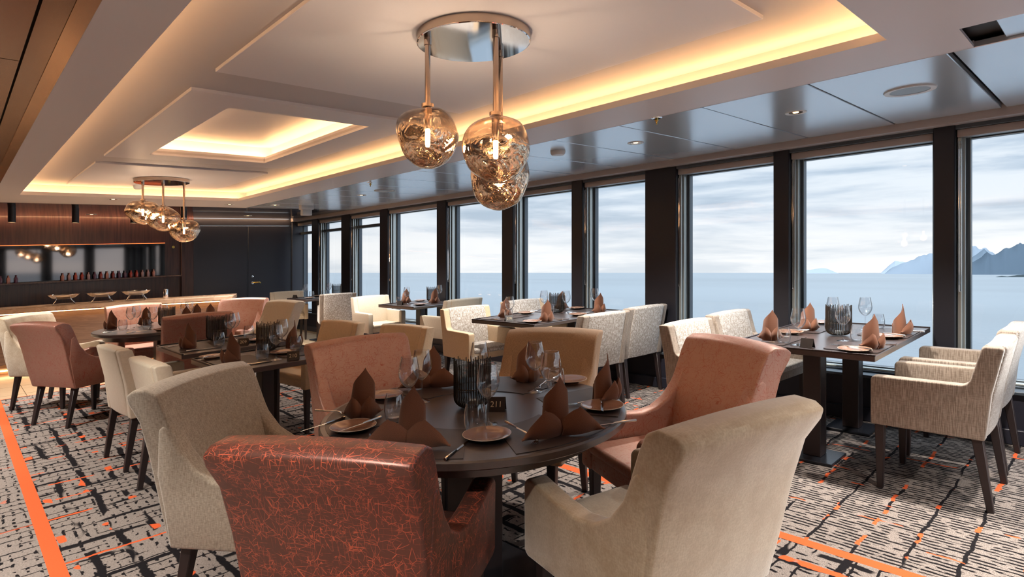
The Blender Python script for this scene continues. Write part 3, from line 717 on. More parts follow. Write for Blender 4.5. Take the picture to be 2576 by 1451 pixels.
def lantern():
    P = Proto('rod_lantern', 'candle lantern'); R = .080; mb = MB(); N_ = 46
    for k in range(N_):
        a = 2*PI*k/N_; top = .205+random.uniform(-.012, .014); pts = []
        for j in range(6):
            t_ = j/5*PI/2; pts.append(((R-.045)*math.cos(a)+ .045*math.sin(t_)*math.cos(a), (R-.045)*math.sin(a)+.045*math.sin(t_)*math.sin(a), .004+.045*(1-math.cos(t_))))
        pts.append((R*math.cos(a), R*math.sin(a), top)); mb.tube(pts, .0021, 5)
    P.part('rod_cage', mb.mesh('rod_cage', M_rod))
    mb = MB()
    for zz in (.006, .09):
        rr = R-.002 if zz > .05 else .04
        mb.tube([(rr*math.cos(2*PI*k/40), rr*math.sin(2*PI*k/40), zz) for k in range(41)], .0018, 6)
    P.part('ring', mb.mesh('ring', M_rod))
    mb = MB(); mb.lathe([(.0001,.006),(.05,.008),(.068,.03),(.0705,.05),(.0705,.175),(.069,.175),(.069,.05),(.066,.032),(.048,.011),(.0001,.009)], 32); P.part('glass_cylinder', mb.mesh('glass_cylinder', M_smokeglass, angle=60))
    mb = MB(); mb.lathe([(.0001,.010),(.02,.010),(.02,.03),(.0001,.03)], 20); P.part('candle', mb.mesh('candle', M_plasticw))
    return P
def plate():
    P = Proto('side_plate', 'plate')
    mb = MB(); mb.lathe([(.0001,.003),(.045,.002),(.055,.0),(.060,.004),(.086,.014),(.0885,.0165),(.085,.0168),(.060,.0085),(.045,.006),(.0001,.006)], 40); P.part('dish', mb.mesh('dish', M_plate, angle=60))
    mb = MB(); mb.tube([(.0875*math.cos(2*PI*k/48), .0875*math.sin(2*PI*k/48), .016) for k in range(49)], .0013, 6); P.part('rim', mb.mesh('rim', M_platerim), label='pale unglazed edge')
    return P
def knife():
    mb = MB(); mb.tube([(0,-.105,.004),(0,-.10,.0045),(0,-.03,.004),(0,-.012,.003)], [.0048,.0055,.0042,.003], 8)
    mb.hexa([(-.004,-.014,.002),(.004,-.014,.002),(.008,.085,.002),(-.002,.105,.002)], [(-.002,-.014,.0045),(.002,-.014,.0045),(.003,.085,.0032),(-.001,.105,.003)])
    return Proto('table_knife', 'knife', mb.mesh('table_knife', M_steel))
def fork():
    mb = MB(); mb.tube([(0,-.10,.003),(0,-.04,.005),(0,.02,.009),(0,.045,.007)], [.0045,.0026,.0022,.004], 8)
    mb.add([(-.004,.04,.006),(.004,.04,.006),(.011,.062,.004),(-.011,.062,.004),(-.004,.04,.008),(.004,.04,.008),(.011,.062,.006),(-.011,.062,.006)], [(3,2,1,0),(4,5,6,7),(0,1,5,4),(1,2,6,5),(2,3,7,6),(3,0,4,7)])
    for i in range(4):
        xx = -.0095+i*.0063; mb.tube([(xx,.061,.005),(xx,.08,.006),(xx*.9,.103,.010)], [.0015,.0013,.0008], 5)
    return Proto('table_fork', 'fork', mb.mesh('table_fork', M_steel))
def napkin(spread):
    """pointed napkin fold: a wrapped upright leaf with two turned-out wings"""
    P = Proto('folded_napkin', 'napkin'); th = .0016
    def sheet(fn, nu, nv, name):
        mb = MB(); g = [[Vector(fn(i/nu, j/nv)) for j in range(nv+1)] for i in range(nu+1)]
        nr = [[None]*(nv+1) for _ in range(nu+1)]
        for i in range(nu+1):
            for j in range(nv+1):
                du = g[min(i+1,nu)][j]-g[max(i-1,0)][j]; dv = g[i][min(j+1,nv)]-g[i][max(j-1,0)]
                nn = du.cross(dv); nr[i][j] = nn.normalized() if nn.length > 1e-9 else Vector((0,1,0))
        vs = [g[i][j]+nr[i][j]*th for i in range(nu+1) for j in range(nv+1)]+[g[i][j]-nr[i][j]*th for i in range(nu+1) for j in range(nv+1)]
        vs = [Vector((p.x, p.y, max(p.z, .0006))) for p in vs]
        W = nv+1; K = (nu+1)*W; fs = []
        for i in range(nu):
            for j in range(nv):
                a, b, c_, d_ = i*W+j, (i+1)*W+j, (i+1)*W+j+1, i*W+j+1
                fs += [(a,b,c_,d_), (K+d_,K+c_,K+b,K+a)]
        for i in range(nu): fs += [(i*W, K+i*W, K+(i+1)*W, (i+1)*W), (i*W+nv, (i+1)*W+nv, K+(i+1)*W+nv, K+i*W+nv)]
        for j in range(nv): fs += [(j, j+1, K+j+1, K+j), (nu*W+j, K+nu*W+j, K+nu*W+j+1, nu*W+j+1)]
        mb.add(vs, fs); return mb.mesh(name, M_napkin, angle=70)
    def body(u, v):     # u round, v up
        a = (u-.5)*2*math.radians(200); t_ = abs(a)/math.radians(200)
        h = .205-.150*t_**.85
        r = .050+.006*(t_ > .9)
        q_ = v*h/.2
        f = 1-.30*q_**2
        x = r*math.sin(a)*f+.012*q_**2; y = -r*math.cos(a)*.82*(1-.25*q_)+.016*q_**2+.004*math.sin(a*3)*q_
        return (x, y, v*h)
    P.part('upright_leaf', sheet(body, 44, 14, 'upright_leaf'))
    W_ = .158 if spread else .082
    for s in (-1, 1):
        def wing(u, v, s=s):
            # u from the centre seam out to the tip, v from hem to fold
            x = s*(.002+W_*u)
            pk = .38; top_ = (.055+.040*math.sin(PI/2*u/pk)) if u < pk else .095*(1-((u-pk)/(1-pk))**1.15)+.008
            if not spread: top_ *= .95
            bot = .002+(.010 if spread else .020)*u*u
            z = bot+(max(top_, bot+.003)-bot)*v
            y = -.048-.016*math.sin(PI*min(1, u*1.3))-(.030*u**2 if spread else -.045*u**2)-.014*math.sin(PI*v)*(1-.4*u)-(.006 if s > 0 else 0)*(1-u)
            return (x, y, max(z, .002))
        P.part('wing', sheet(wing, 20, 9, 'wing'))
    return P
pw, pt, plan, pp, pk, pf = wine_glass(), tumbler(), lantern(), plate(), knife(), fork()
nS, nC = napkin(True), napkin(False)

# --- place mats -------------------------------------------------------------
def mat_mesh(pts, z0=.0, z1=.0025):
    mb = MB(); k = len(pts); mb.add([(x, y, z0) for x, y in pts]+[(x, y, z1) for x, y in pts], [tuple(reversed(range(k))), tuple(range(k, 2*k))]+[(i, (i+1) % k, k+(i+1) % k, k+i) for i in range(k)])
    return mb.mesh('place_mat', M_mat, False, smooth=False)
wedge = []
for i in range(13): a = math.radians(-24+48*i/12); wedge.append((.615*math.sin(a), .615*math.cos(a)))
for i in range(13): a = math.radians(22-44*i/12); wedge.append((.30*math.sin(a), .30*math.cos(a)+.0))
pmw = Proto('place_mat', 'place mat', mat_mesh(wedge))
rr_ = []
for cx, cy, a0 in ((.19,.12,0),(-.19,.12,90),(-.19,-.12,180),(.19,-.12,270)):
    for i in range(6): a = math.radians(a0+90*i/5); rr_.append((cx+.03*math.cos(a), cy+.03*math.sin(a)))
pmr = Proto('place_mat', 'place mat', mat_mesh(rr_))

T = TT+.0003; TM = TT+.003
NT_ = 'folded brown napkins'; GT = 'wine glasses'; GU = 'stemless tumblers'; GP = 'side plates'; GK = 'table knives'; GF = 'table forks'; GL_ = 'rod lanterns'; GM = 'place mats'
# round table: six covers at these bearings round the centre
RC = (1.63, 1.93)
seats = [(-0.39, .29, 'the left linen chair'), (-.44, -.18, 'the foreground rust chair'), (-.03, -.50, 'the beige velvet chair'), (.43, -.36, 'the rust chair at the right'), (.51, .22, 'the tan chair'), (.14, .51, 'the salmon chair')]
for (dx, dy, who) in seats:
    deg = math.degrees(math.atan2(dy, dx))-90
    pmw.place(RC[0], RC[1], T, deg, 'dark place mat on the round table in front of '+who, GM)
# name, x, y, rotation
naps = [(nC, 1.25, 2.21, -35, 'brown napkin folded to a point on the round table before the left linen chair'),
        (nS, 1.19, 1.76, -50, 'brown napkin with wide spread wings before the foreground rust chair'),
        (nS, 1.60, 1.44, -25, 'brown napkin with wide spread wings before the beige velvet chair'),
        (nC, 2.07, 1.58, 25, 'brown napkin standing tall at the right rim of the round table'),
        (nC, 2.14, 2.13, -30, 'brown napkin on the round table before the tan chair'),
        (nS, 1.77, 2.44, -40, 'brown napkin behind the wine glasses, before the salmon chair')]
for P_, x, y, r, l in naps: P_.place(x, y, TM, r, l, NT_)
for x, y, l in [(1.51, 1.71, 'wine glass in front of the 211 card on the round table'), (2.0, 1.93, 'wine glass on the round table, the taller-looking of the two right of the lantern'),
                (1.85, 1.69, 'wine glass on the round table just behind the front right napkin'), (1.55, 2.21, 'wine glass on the round table, the rear one of the pair left of the lantern'),
                (1.42, 2.12, 'wine glass on the round table, the front one of the pair left of the lantern'), (1.86, 2.17, 'wine glass rising right behind the lantern on the round table')]:
    pw.place(x, y, T, 0, l, GT)
for x, y, l in [(1.42, 1.68, 'tumbler at the foot of the 211 card, nearest the viewer'), (1.31, 2.06, 'tumbler behind the front left napkin on the round table'), (2.06, 1.85, 'tumbler behind the pair of glasses right of the lantern')]:
    pt.place(x, y, T, 0, l, GU)
plan.place(1.64, 1.96, T, 0, 'dark lantern of thin upright rods in the middle of the near round table', GL_)
for x, y, l in [(1.13, 2.07, 'copper side plate at the left rim of the round table'), (1.394, 1.585, 'copper side plate at the front rim of the round table'), (1.958, 1.50, 'copper side plate at the right rim of the round table'),
                (1.48, 2.42, 'copper side plate beside the rear left napkin'), (2.25, 1.93, 'copper side plate behind the tall right napkin')]:
    pp.place(x, y, TM, 0, l, GP)
for P_, x, y, z, d, l in [(pk, 1.15, 2.05, TM+.016, 100, 'knife lying across the left copper plate on the round table'), (pk, 1.50, 1.53, TM+.016, 165, 'butter knife lying across the front copper plate'),
                          (pk, 1.95, 1.495, TM+.016, 130, 'knife resting on the right copper plate'), (pk, 1.245, 1.565, TM, -62, 'knife lying between the front left napkin and the front plate'),
                          (pk, 1.08, 2.22, TM, 100, 'knife on the mat behind the left copper plate'), (pk, 1.80, 1.34, TM, 60, 'knife emerging from under the front right napkin'), (pk, 2.18, 1.98, TM+.016, 110, 'knife on the plate before the tan chair')]:
    P_.place(x, y, z, d, l, GK)
for x, y, d, l in [(1.51, 1.43, 118, 'fork between the front plate and the front right napkin'), (.98+.10, 1.86, 150, 'fork under the left wing of the front left napkin'), (1.92, 2.42, 150, 'fork behind the lantern before the salmon chair'),
                   (1.98, 1.60, 70, 'fork on the mat beside the tall right napkin'), (2.10, 1.98, 120, 'fork by the plate before the tan chair'), (1.19, 2.36, 200, 'fork half hidden behind the left napkin')]:
    pf.place(x, y, TM, d, l, GF)

# number cards: folded tents with cream digits
def card(num, x, y, deg, label):
    root = bpy.data.objects.new('number_card', None); rot = math.radians(deg)
    root.location = (x, y, TT+.0005+SLOPE*x); root.rotation_euler = (0, 0, rot); link(root); tag(root, label, 'table card', 'table number cards')
    R = Matrix.Rotation(rot, 4, 'Z'); S_ = R.inverted() @ SH @ R
    mb = MB(); w_, h_, d_, t_ = .038, .058, .024, .0018
    for s in (-1, 1):
        mb.hexa([(-w_, s*d_, 0), (w_, s*d_, 0), (w_, s*(d_-t_*1.3), 0), (-w_, s*(d_-t_*1.3), 0)], [(-w_, s*.0008, h_), (w_, s*.0008, h_), (w_, -s*.0005, h_-.001), (-w_, -s*.0005, h_-.001)])
    me = mb.mesh('card', M_card, smooth=False); me.transform(S_); link(bpy.data.objects.new('folded_card', me), root)
    if num:
        cu = bpy.data.curves.new('digits', 'FONT'); cu.body = num; cu.size = .034; cu.extrude = .0003; cu.align_x = 'CENTER'; cu.align_y = 'CENTER'
        tmp = bpy.data.objects.new('tmp', cu); COL.objects.link(tmp); bpy.context.view_layer.update()
        me = bpy.data.meshes.new_from_object(tmp.evaluated_get(bpy.context.evaluated_depsgraph_get())); COL.objects.unlink(tmp); bpy.data.objects.remove(tmp)
        me.materials.clear(); me.materials.append(M_ink)
        tilt = PI/2-math.atan2(d_, h_)
        me.transform(Matrix.Translation((0, -d_/2-.0012, h_/2)) @ Matrix.Rotation(tilt, 4, 'X')); me.transform(S_)
        link(bpy.data.objects.new('number', me), root)
    return root
card('211', 1.665, 1.83, -52, 'black tent card reading 211 on the near round table')
card('210', 1.655, 3.84, -28, 'black tent card reading 210, on the nearer small inner table')
card('209', 1.69, 4.86, -28, 'black tent card reading 209, on the farther small inner table')
card('208', 3.86, 4.07, -25, 'small black tent card reading 208 on the second window table')
card('', 3.85, 1.36, -95, 'blank-sided black tent card on the right window table')
card('', 4.38, 6.75, -60, 'black tent card on the third window table')
card('', 4.32, 9.95, -60, 'black tent card on the farthest window table')

# --- rectangular tables ------------------------------------------------------
def setting(tname, items):
    for it in items:
        k, x, y, d, l = it
        P_ = {'n': nC, 'N': nS, 'w': pw, 't': pt, 'L': plan, 'p': pp, 'k': pk, 'f': pf, 'm': pmr, 'K': pk}[k]
        g = {'n': NT_, 'N': NT_, 'w': GT, 't': GU, 'L': GL_, 'p': GP, 'k': GK, 'f': GF, 'm': GM, 'K': GK}[k]
        z = T if k in 'mwtL' else TM
        if k == 'K': z = TM+.016
        if tname in ('',): z += 0
        P_.place(x, y, z, d, l + (' ' + tname if tname else ''), g)
setting('on the right window table', [
    ('m', 4.08, 1.13, 0, 'place mat before the near right armchair'), ('m', 4.74, 1.13, 0, 'place mat before the armchair by the glass'), ('m', 4.05, 1.655, 0, 'place mat at the far left corner'), ('m', 4.68, 1.655, 0, 'place mat at the far corner by the glass'),
    ('n', 4.02, 1.66, -60, 'brown napkin standing at the left end'), ('n', 4.59, 1.62, -50, 'brown napkin between the left napkin and the lantern'), ('n', 4.03, 1.06, -35, 'brown napkin nearest the viewer'), ('n', 4.70, 1.06, 10, 'brown napkin nearest the right corner'),
    ('w', 3.92, 1.44, 0, 'wine glass behind the tent card'), ('w', 4.22, 1.27, 0, 'wine glass just in front of the lantern'), ('w', 4.81, 1.30, 0, 'wine glass right of the lantern, against the sea'), ('w', 4.76, 1.50, 0, 'wine glass hidden behind the lantern'),
    ('t', 3.92, 1.53, 0, 'tumbler left of the tent card'), ('t', 4.62, 1.47, 0, 'tumbler left of the lantern'), ('t', 4.24, 1.19, 0, 'tumbler in front of the lantern'), ('t', 4.90, 1.24, 0, 'tumbler between the two right napkins'),
    ('L', 4.46, 1.37, 0, 'dark rod lantern in the middle'),
    ('p', 3.86, 1.10, 0, 'side plate at the near corner'), ('p', 4.50, 1.08, 0, 'side plate between the two right napkins'), ('p', 4.36, 1.66, 0, 'side plate between the two left napkins'), ('p', 5.0, 1.66, 0, 'side plate behind the lantern'),
    ('K', 3.88, 1.09, -30, 'knife on the near corner plate'), ('K', 4.53, 1.07, -30, 'knife on the plate between the right napkins'), ('K', 4.38, 1.64, 40, 'knife on the plate between the left napkins'),
    ('k', 4.19, 1.06, -10, 'knife right of the nearest napkin'), ('k', 4.86, 1.05, -10, 'knife at the right corner'), ('k', 3.87, 1.68, 20, 'knife left of the left napkin'), ('f', 4.0, 1.17, 10, 'fork behind the near corner plate'), ('f', 4.64, 1.17, 10, 'fork left of the right corner napkin'), ('f', 4.16, 1.68, 170, 'fork behind the left tumbler')])
setting('on the window table with the 208 card', [
    ('m', 4.08, 3.825, 0, 'place mat at the near left'), ('m', 4.82, 3.825, 0, 'place mat at the near right'), ('m', 4.08, 4.355, 0, 'place mat at the far left'), ('m', 4.82, 4.355, 0, 'place mat at the far right'),
    ('n', 4.06, 4.34, -30, 'brown napkin behind the left glass'), ('n', 4.04, 3.75, -30, 'brown napkin nearest the viewer'), ('n', 4.94, 4.36, -40, 'brown napkin right behind the lantern'), ('n', 4.85, 3.76, -30, 'brown napkin at the right end'),
    ('w', 3.90, 4.10, 0, 'wine glass behind the card'), ('w', 4.60, 4.30, 0, 'wine glass seen over the near napkin'), ('w', 4.66, 4.04, 0, 'wine glass right of the lantern'), ('w', 5.02, 3.95, 0, 'wine glass left of the right napkin'),
    ('t', 3.98, 4.20, 0, 'tumbler under the left glass'), ('t', 4.50, 4.12, 0, 'tumbler beside the lantern'), ('L', 4.66, 4.17, 0, 'dark rod lantern'),
    ('p', 3.90, 3.80, 0, 'side plate near the card'), ('p', 4.55, 3.79, 0, 'side plate between near napkins'), ('p', 4.42, 4.39, 0, 'side plate at mid far edge'), ('p', 5.04, 4.22, 0, 'side plate by the glass'),
    ('K', 3.92, 3.79, 60, 'knife on the plate near the card'), ('K', 4.57, 3.78, 60, 'knife on the plate between the near napkins'), ('K', 4.44, 4.38, 60, 'knife on the far plate'), ('k', 4.19, 3.77, -10, 'knife right of the near napkin'), ('k', 3.87, 4.36, 10, 'knife at the left corner'), ('f', 4.0, 3.90, 10, 'fork behind the plate near the card'), ('f', 4.66, 3.90, 0, 'fork left of the right napkin'), ('f', 4.22, 4.30, 30, 'fork right of the left glass')])
setting('on the third window table', [
    ('m', 4.70, 6.47, 0, 'place mat on the near side'), ('m', 4.70, 6.965, 0, 'place mat on the far side'), ('n', 4.60, 6.95, -30, 'brown napkin behind the glass'), ('n', 4.78, 6.52, -30, 'brown napkin before the lantern'),
    ('w', 4.52, 6.80, 0, 'wine glass'), ('w', 4.98, 6.68, 0, 'wine glass behind the near napkin'), ('t', 4.44, 6.86, 0, 'tumbler'), ('L', 4.95, 6.80, 0, 'dark rod lantern'), ('p', 4.52, 6.48, 0, 'side plate on the near side'), ('p', 4.90, 7.02, 0, 'side plate on the far side'), ('K', 4.53, 6.47, 70, 'knife on the near plate'), ('k', 4.97, 6.45, 60, 'knife at the near right corner'), ('k', 4.40, 6.95, 70, 'knife at the far left corner')])
setting('on the farthest window table', [
    ('w', 4.46, 9.86, 0, 'wine glass at the left'), ('w', 4.84, 9.74, 0, 'wine glass beside the lantern'), ('t', 4.56, 9.82, 0, 'tumbler at the left'), ('t', 4.80, 9.84, 0, 'tumbler beside the lantern'), ('L', 4.97, 9.70, 0, 'dark rod lantern'), ('p', 4.40, 9.55, 0, 'side plate at the left'), ('p', 4.72, 9.92, 0, 'side plate in the middle'), ('k', 4.60, 9.45, 60, 'knife on the near side')])
setting('on the farther small inner table, number 209', [
    ('m', 1.40, 5.13, -90, 'place mat at the left end'), ('m', 1.85, 5.20, 90, 'place mat at the right end'), ('n', 1.37, 5.12, -75, 'brown napkin at the left end'),
    ('w', 1.70, 5.20, 0, 'wine glass before the lantern'), ('w', 1.76, 5.28, 0, 'rear wine glass'), ('t', 1.56, 5.03, 0, 'tumbler left of the card'), ('t', 1.88, 5.28, 0, 'tumbler at the right end'), ('L', 1.66, 5.42, 0, 'dark rod lantern'),
    ('p', 1.86, 5.02, 0, 'side plate at the right end'), ('k', 1.40, 4.93, -90, 'knife nearest the viewer'), ('k', 1.31, 5.36, -90, 'knife at the far left corner'), ('f', 1.36, 5.31, -90, 'fork at the far left corner')])
setting('on the nearer small inner table, number 210', [
    ('m', 1.40, 4.12, -90, 'place mat at the left end'), ('m', 1.80, 4.18, 90, 'place mat at the right end'), ('n', 1.36, 4.11, -75, 'brown napkin at the left end'), ('n', 1.88, 4.38, 60, 'brown napkin rising behind the salmon chair'),
    ('w', 1.585, 3.95, 0, 'front wine glass'), ('w', 1.76, 4.28, 0, 'rear wine glass'), ('t', 1.52, 4.02, 0, 'tumbler left of the front glass'), ('t', 1.83, 4.20, 0, 'tumbler right of the rear glass'), ('L', 1.72, 4.44, 0, 'dark rod lantern'),
    ('p', 1.72, 4.16, 0, 'side plate right of the front glass'), ('p', 1.33, 4.42, 0, 'side plate at the far left corner'), ('k', 1.42, 3.92, -90, 'knife nearest the viewer'), ('K', 1.34, 4.41, -60, 'knife on the far left plate')])
setting('on the far round table', [
    ('n', 1.25, 7.50, -60, 'brown napkin at the left rim'), ('n', 1.58, 7.58, -30, 'brown napkin behind the left glasses'), ('n', 1.86, 7.10, -30, 'brown napkin in front of the rear glasses'), ('n', 2.06, 7.44, -30, 'brown napkin at the right'), ('N', 2.14, 7.22, -30, 'brown napkin with open wings at the right rim'),
    ('w', 1.37, 7.22, 0, 'wine glass at the left front'), ('w', 1.46, 7.42, 0, 'wine glass at the left rear'), ('w', 1.52, 6.98, 0, 'wine glass nearest the viewer'), ('w', 1.90, 7.30, 0, 'wine glass left of the right napkin'), ('w', 1.98, 7.42, 0, 'wine glass beside the right napkin'), ('w', 1.72, 7.42, 0, 'wine glass behind the lantern'),
    ('t', 1.31, 7.28, 0, 'tumbler at the left'), ('t', 1.48, 7.04, 0, 'tumbler in front'), ('t', 2.02, 7.12, 0, 'tumbler at the right'), ('L', 1.70, 7.20, 0, 'dark rod lantern'), ('k', 1.20, 7.14, -70, 'knife at the left rim'), ('k', 1.36, 6.88, -70, 'knife at the front rim'), ('p', 1.56, 6.76, 0, 'side plate at the front rim')])

# ================================================================== LIGHTS OF THE ROOM
def canopy(x, y, z, R, drops, label):
    """mirror disc with three rods and blown globes; heights plumb from the ceiling"""
    root = bpy.data.objects.new('pendant_light', None); root.location = (x, y, z+SLOPE*x); link(root); tag(root, label, 'pendant light', 'three-globe pendants')
    mb = MB(); mb.lathe([(.0001,0),(R-.004,0),(R,.004),(R,.036),(R-.004,.040),(.0001,.040)], 64); me = mb.mesh('canopy', [M_chrome], angle=30); me.transform(SH); cp = bpy.data.objects.new('canopy', me); link(cp, root)
    mb = MB(); mb.lathe([(R+.0015,.003),(R+.0015,.037),(R-.001,.037),(R-.001,.003),(R+.0015,.003)], 64); me = mb.mesh('canopy_edge', M_bronzerod, angle=30); me.transform(SH); link(bpy.data.objects.new('edge_band', me), cp)
    for (gx, gy, gz, rx_, rz_, sd) in drops:     # globe centre, radii
        lx, ly, lz_ = gx-x, gy-y, gz+SLOPE*gx-(z+SLOPE*x); dz = SLOPE*lx
        mb = MB(); mb.cyl(.0115, lz_+rz_-.01, dz, 16, (lx, ly)); mb.cyl(.016, dz-.03, dz, 16, (lx, ly)); mb.cyl(.026, lz_+rz_*.93, lz_+rz_+.004, 20, (lx, ly))
        rod = bpy.data.objects.new('rod', mb.mesh('rod', M_bronzerod)); link(rod, root)
        bm = bmesh.new(); bmesh.ops.create_icosphere(bm, subdivisions=5, radius=1)
        for v_ in bm.verts:
            p = v_.co.copy(); nn = noise.noise(p*1.1+Vector((sd*3.1, sd, 0))); n2 = noise.noise(p*2.4+Vector((0, sd*2, 5)))
            k_ = 1+.11*nn+.02*n2-.10*max(0, -p.z)*(1-abs(p.z))
            flat = 1-.10*max(0, p.z)**4
            v_.co = Vector((p.x*rx_*k_, p.y*rx_*k_, p.z*rz_*k_*flat))
        me = bpy.data.meshes.new('globe'); bm.to_mesh(me); bm.free(); me.materials.append(M_melt); me.shade_smooth()
        gl_ = bpy.data.objects.new('globe', me); gl_.location = (lx, ly, lz_); link(gl_, root)
        mb = MB(); mb.cyl(.017, .030, rz_*.9, 16); so = bpy.data.objects.new('bulb_holder', mb.mesh('bulb_holder', M_bronzerod)); link(so, gl_)
        mb = MB(); mb.lathe([(.0001,-.045),(.008,-.043),(.011,-.034),(.011,.028),(.0001,.030)], 14); bu = bpy.data.objects.new('bulb', mb.mesh('bulb', M_bulb)); link(bu, gl_)
        L_ = bpy.data.lights.new('globe_bulb', 'POINT'); L_.energy = 9; L_.color = (1, .80, .58); L_.shadow_soft_size = .03
        lo = bpy.data.objects.new('globe_bulb', L_); lo.location = (x+lx, y+ly, z+SLOPE*x+lz_-.06); COL.objects.link(lo)
    return root
canopy(1.645, 1.955, 2.328, .245, [(1.446, 2.02, 1.915, .132, .132, 1), (1.614, 1.78, 1.845, .142, .142, 2), (1.796, 1.95, 1.76, .132, .150, 3)], 'near ceiling pendant: mirror disc with three copper glass globes')
canopy(1.70, 7.40, 2.328, .27, [(1.52, 7.42, 2.005, .17, .135, 4), (1.70, 7.35, 1.93, .17, .14, 5), (1.90, 7.32, 1.80, .165, .135, 6)], 'far ceiling pendant: mirror disc with three copper glass globes near the bar')

def downlight(x, y, label, power=18, r=.052, z=CZ, spot=True):
    P_root = bpy.data.objects.new('ceiling_downlight', None); P_root.location = (x, y, z+SLOPE*x); link(P_root); tag(P_root, label, 'ceiling light', 'recessed downlights')
    mb = MB(); mb.lathe([(r*.78,.0),(r,-.004),(r+.010,-.005),(r+.013,-.001),(r+.013,.0),(r*.78,.0)], 32); me = mb.mesh('trim_ring', M_plasticw, angle=60); me.transform(SH); link(bpy.data.objects.new('trim_ring', me), P_root)
    mb = MB(); mb.lathe([(r*.8,-.003),(r*.5,-.001),(r*.32,.0)], 24); me = mb.mesh('reflector', M_reflector, angle=60); me.transform(SH); link(bpy.data.objects.new('reflector', me), P_root)
    mb = MB(); mb.lathe([(.0001,-.0025),(r*.30,-.0025),(r*.36,-.0005)], 20); me = mb.mesh('lens', M_lampface); me.transform(SH); link(bpy.data.objects.new('lens', me), P_root)
    if spot:
        L_ = bpy.data.lights.new('downlight', 'SPOT'); L_.energy = power; L_.color = (1, .92, .83); L_.spot_size = math.radians(115); L_.spot_blend = .8; L_.shadow_soft_size = .05
        lo = bpy.data.objects.new('downlight', L_); lo.location = (x, y, z+SLOPE*x-.02); COL.objects.link(lo)
DLP = 230
for x, y, l in [(3.96, 1.47, 'round downlight in the metal ceiling nearest the viewer, above the right window table'), (3.96, 2.70, 'round downlight in the metal ceiling, next to the sprinkler'),
                (3.97, 4.35, 'round downlight hidden behind the near globes'), (3.98, 7.07, 'small round downlight in the far metal ceiling'), (3.52, 8.81, 'farthest downlight in the metal ceiling'), (3.96, .1, 'added downlight in the metal ceiling out past the right edge'), (3.96, -1.4, 'added downlight in the metal ceiling behind the viewer')]:
    downlight(x, y, l, DLP)  # the two out-of-view ones are added as interior fill
for x, y, l in [(-.35, 1.0, 'added downlight in the bronze ceiling beside the viewer'), (-.35, 3.4, 'added downlight in the bronze ceiling at the left edge'), (-.35, 5.8, 'added downlight in the bronze ceiling farther left'), (-.35, 8.0, 'added downlight in the bronze ceiling by the bar'), (1.0, -1.0, 'added downlight behind the viewer over the carpet'), (2.4, -.6, 'added downlight behind the viewer over the beige chair'), (.0, -2.6, 'added downlight far behind the viewer')]:
    downlight(x, y, l, DLP*1.5)  # unseen downlights, added out of view to brighten the interior
downlight(1.45, 8.62, 'tiny downlight in the pale soffit over the bar edge', DLP)
downlight(2.9, 8.9, 'tiny downlight in the pale soffit right of the pendant', DLP)
for x, y, l in [(.43, 11.2, 'flat light in the dark ceiling over the bar, at the left edge'), (1.6, 11.2, 'flat light with a red dot in the dark ceiling over the bar'), (2.75, 11.2, 'flat light in the dark ceiling behind the far globes'), (3.9, 11.0, 'flat light in the dark ceiling above the door')]:
    downlight(x, y, l, 14, .06)

def disc_thing(name, cat, x, y, parts, label, z=CZ, group=None):
    root = bpy.data.objects.new(name, None); root.location = (x, y, z+SLOPE*x); link(root); tag(root, label, cat, group)
    for pn, prof, mt in parts:
        mb = MB(); mb.lathe(prof, 36); me = mb.mesh(pn, mt, angle=50); me.transform(SH); link(bpy.data.objects.new(pn, me), root)
    return root
spk = [('trim_ring', [(.098,-.006),(.125,-.008),(.128,-.001),(.128,0),(.098,0),(.098,-.006)], M_plasticw), ('grille', [(.0001,-.004),(.098,-.004),(.098,0)], M_grille)]
disc_thing('ceiling_speaker', 'speaker', 3.94, .84, spk, 'large round speaker grille in the ceiling near the right edge', group='ceiling speakers')
disc_thing('ceiling_speaker', 'speaker', 3.96, 6.46, spk, 'round speaker grille far down the metal ceiling', group='ceiling speakers')
spr = [('flange', [(.0001,-.004),(.030,-.006),(.036,-.001),(.036,0),(.0001,0)], M_chrome), ('nozzle', [(.0001,-.045),(.005,-.044),(.006,-.026),(.012,-.020),(.010,-.006),(.0001,-.006)], M_brass)]
for x, y, l in [(3.305, 2.093, 'sprinkler head hanging in the metal ceiling near the first downlights'), (3.40, 5.84, 'sprinkler head farther along the metal ceiling')]:
    disc_thing('sprinkler', 'sprinkler', x, y, spr, l, group='ceiling sprinklers')
disc_thing('smoke_detector', 'smoke detector', 1.60, 8.05, [('housing', [(.0001,-.045),(.03,-.045),(.045,-.035),(.050,-.012),(.055,-.006),(.055,0),(.0001,0)], M_plasticw)], 'white smoke detector on the far coffer panel beside the far pendant', z=DZ-.018)
disc_thing('motion_sensor', 'sensor', 3.70, 3.30, [('housing', [(.0001,-.035),(.05,-.035),(.062,-.02),(.064,0),(.0001,0)], M_plasticw)], 'white disc sensor on the metal ceiling right of the near globes')
root = bpy.data.objects.new('ceiling_box', None); root.location = (4.0, 8.8, CZ+SLOPE*4.0); link(root); tag(root, 'white box-shaped projector unit fixed under the far ceiling by the corner', 'box')
mb = MB(); mb.box(-.10, .10, -.05, .05, -.06, .01); me = mb.mesh('bracket', M_plasticw, False, .005, 2); me.transform(SH); link(bpy.data.objects.new('bracket', me), root)
mb = MB(); mb.box(-.075, .075, -.045, .045, -.15, -.06); me = mb.mesh('housing', M_plasticw, False, .008, 2); me.transform(SH); link(bpy.data.objects.new('housing', me), root)
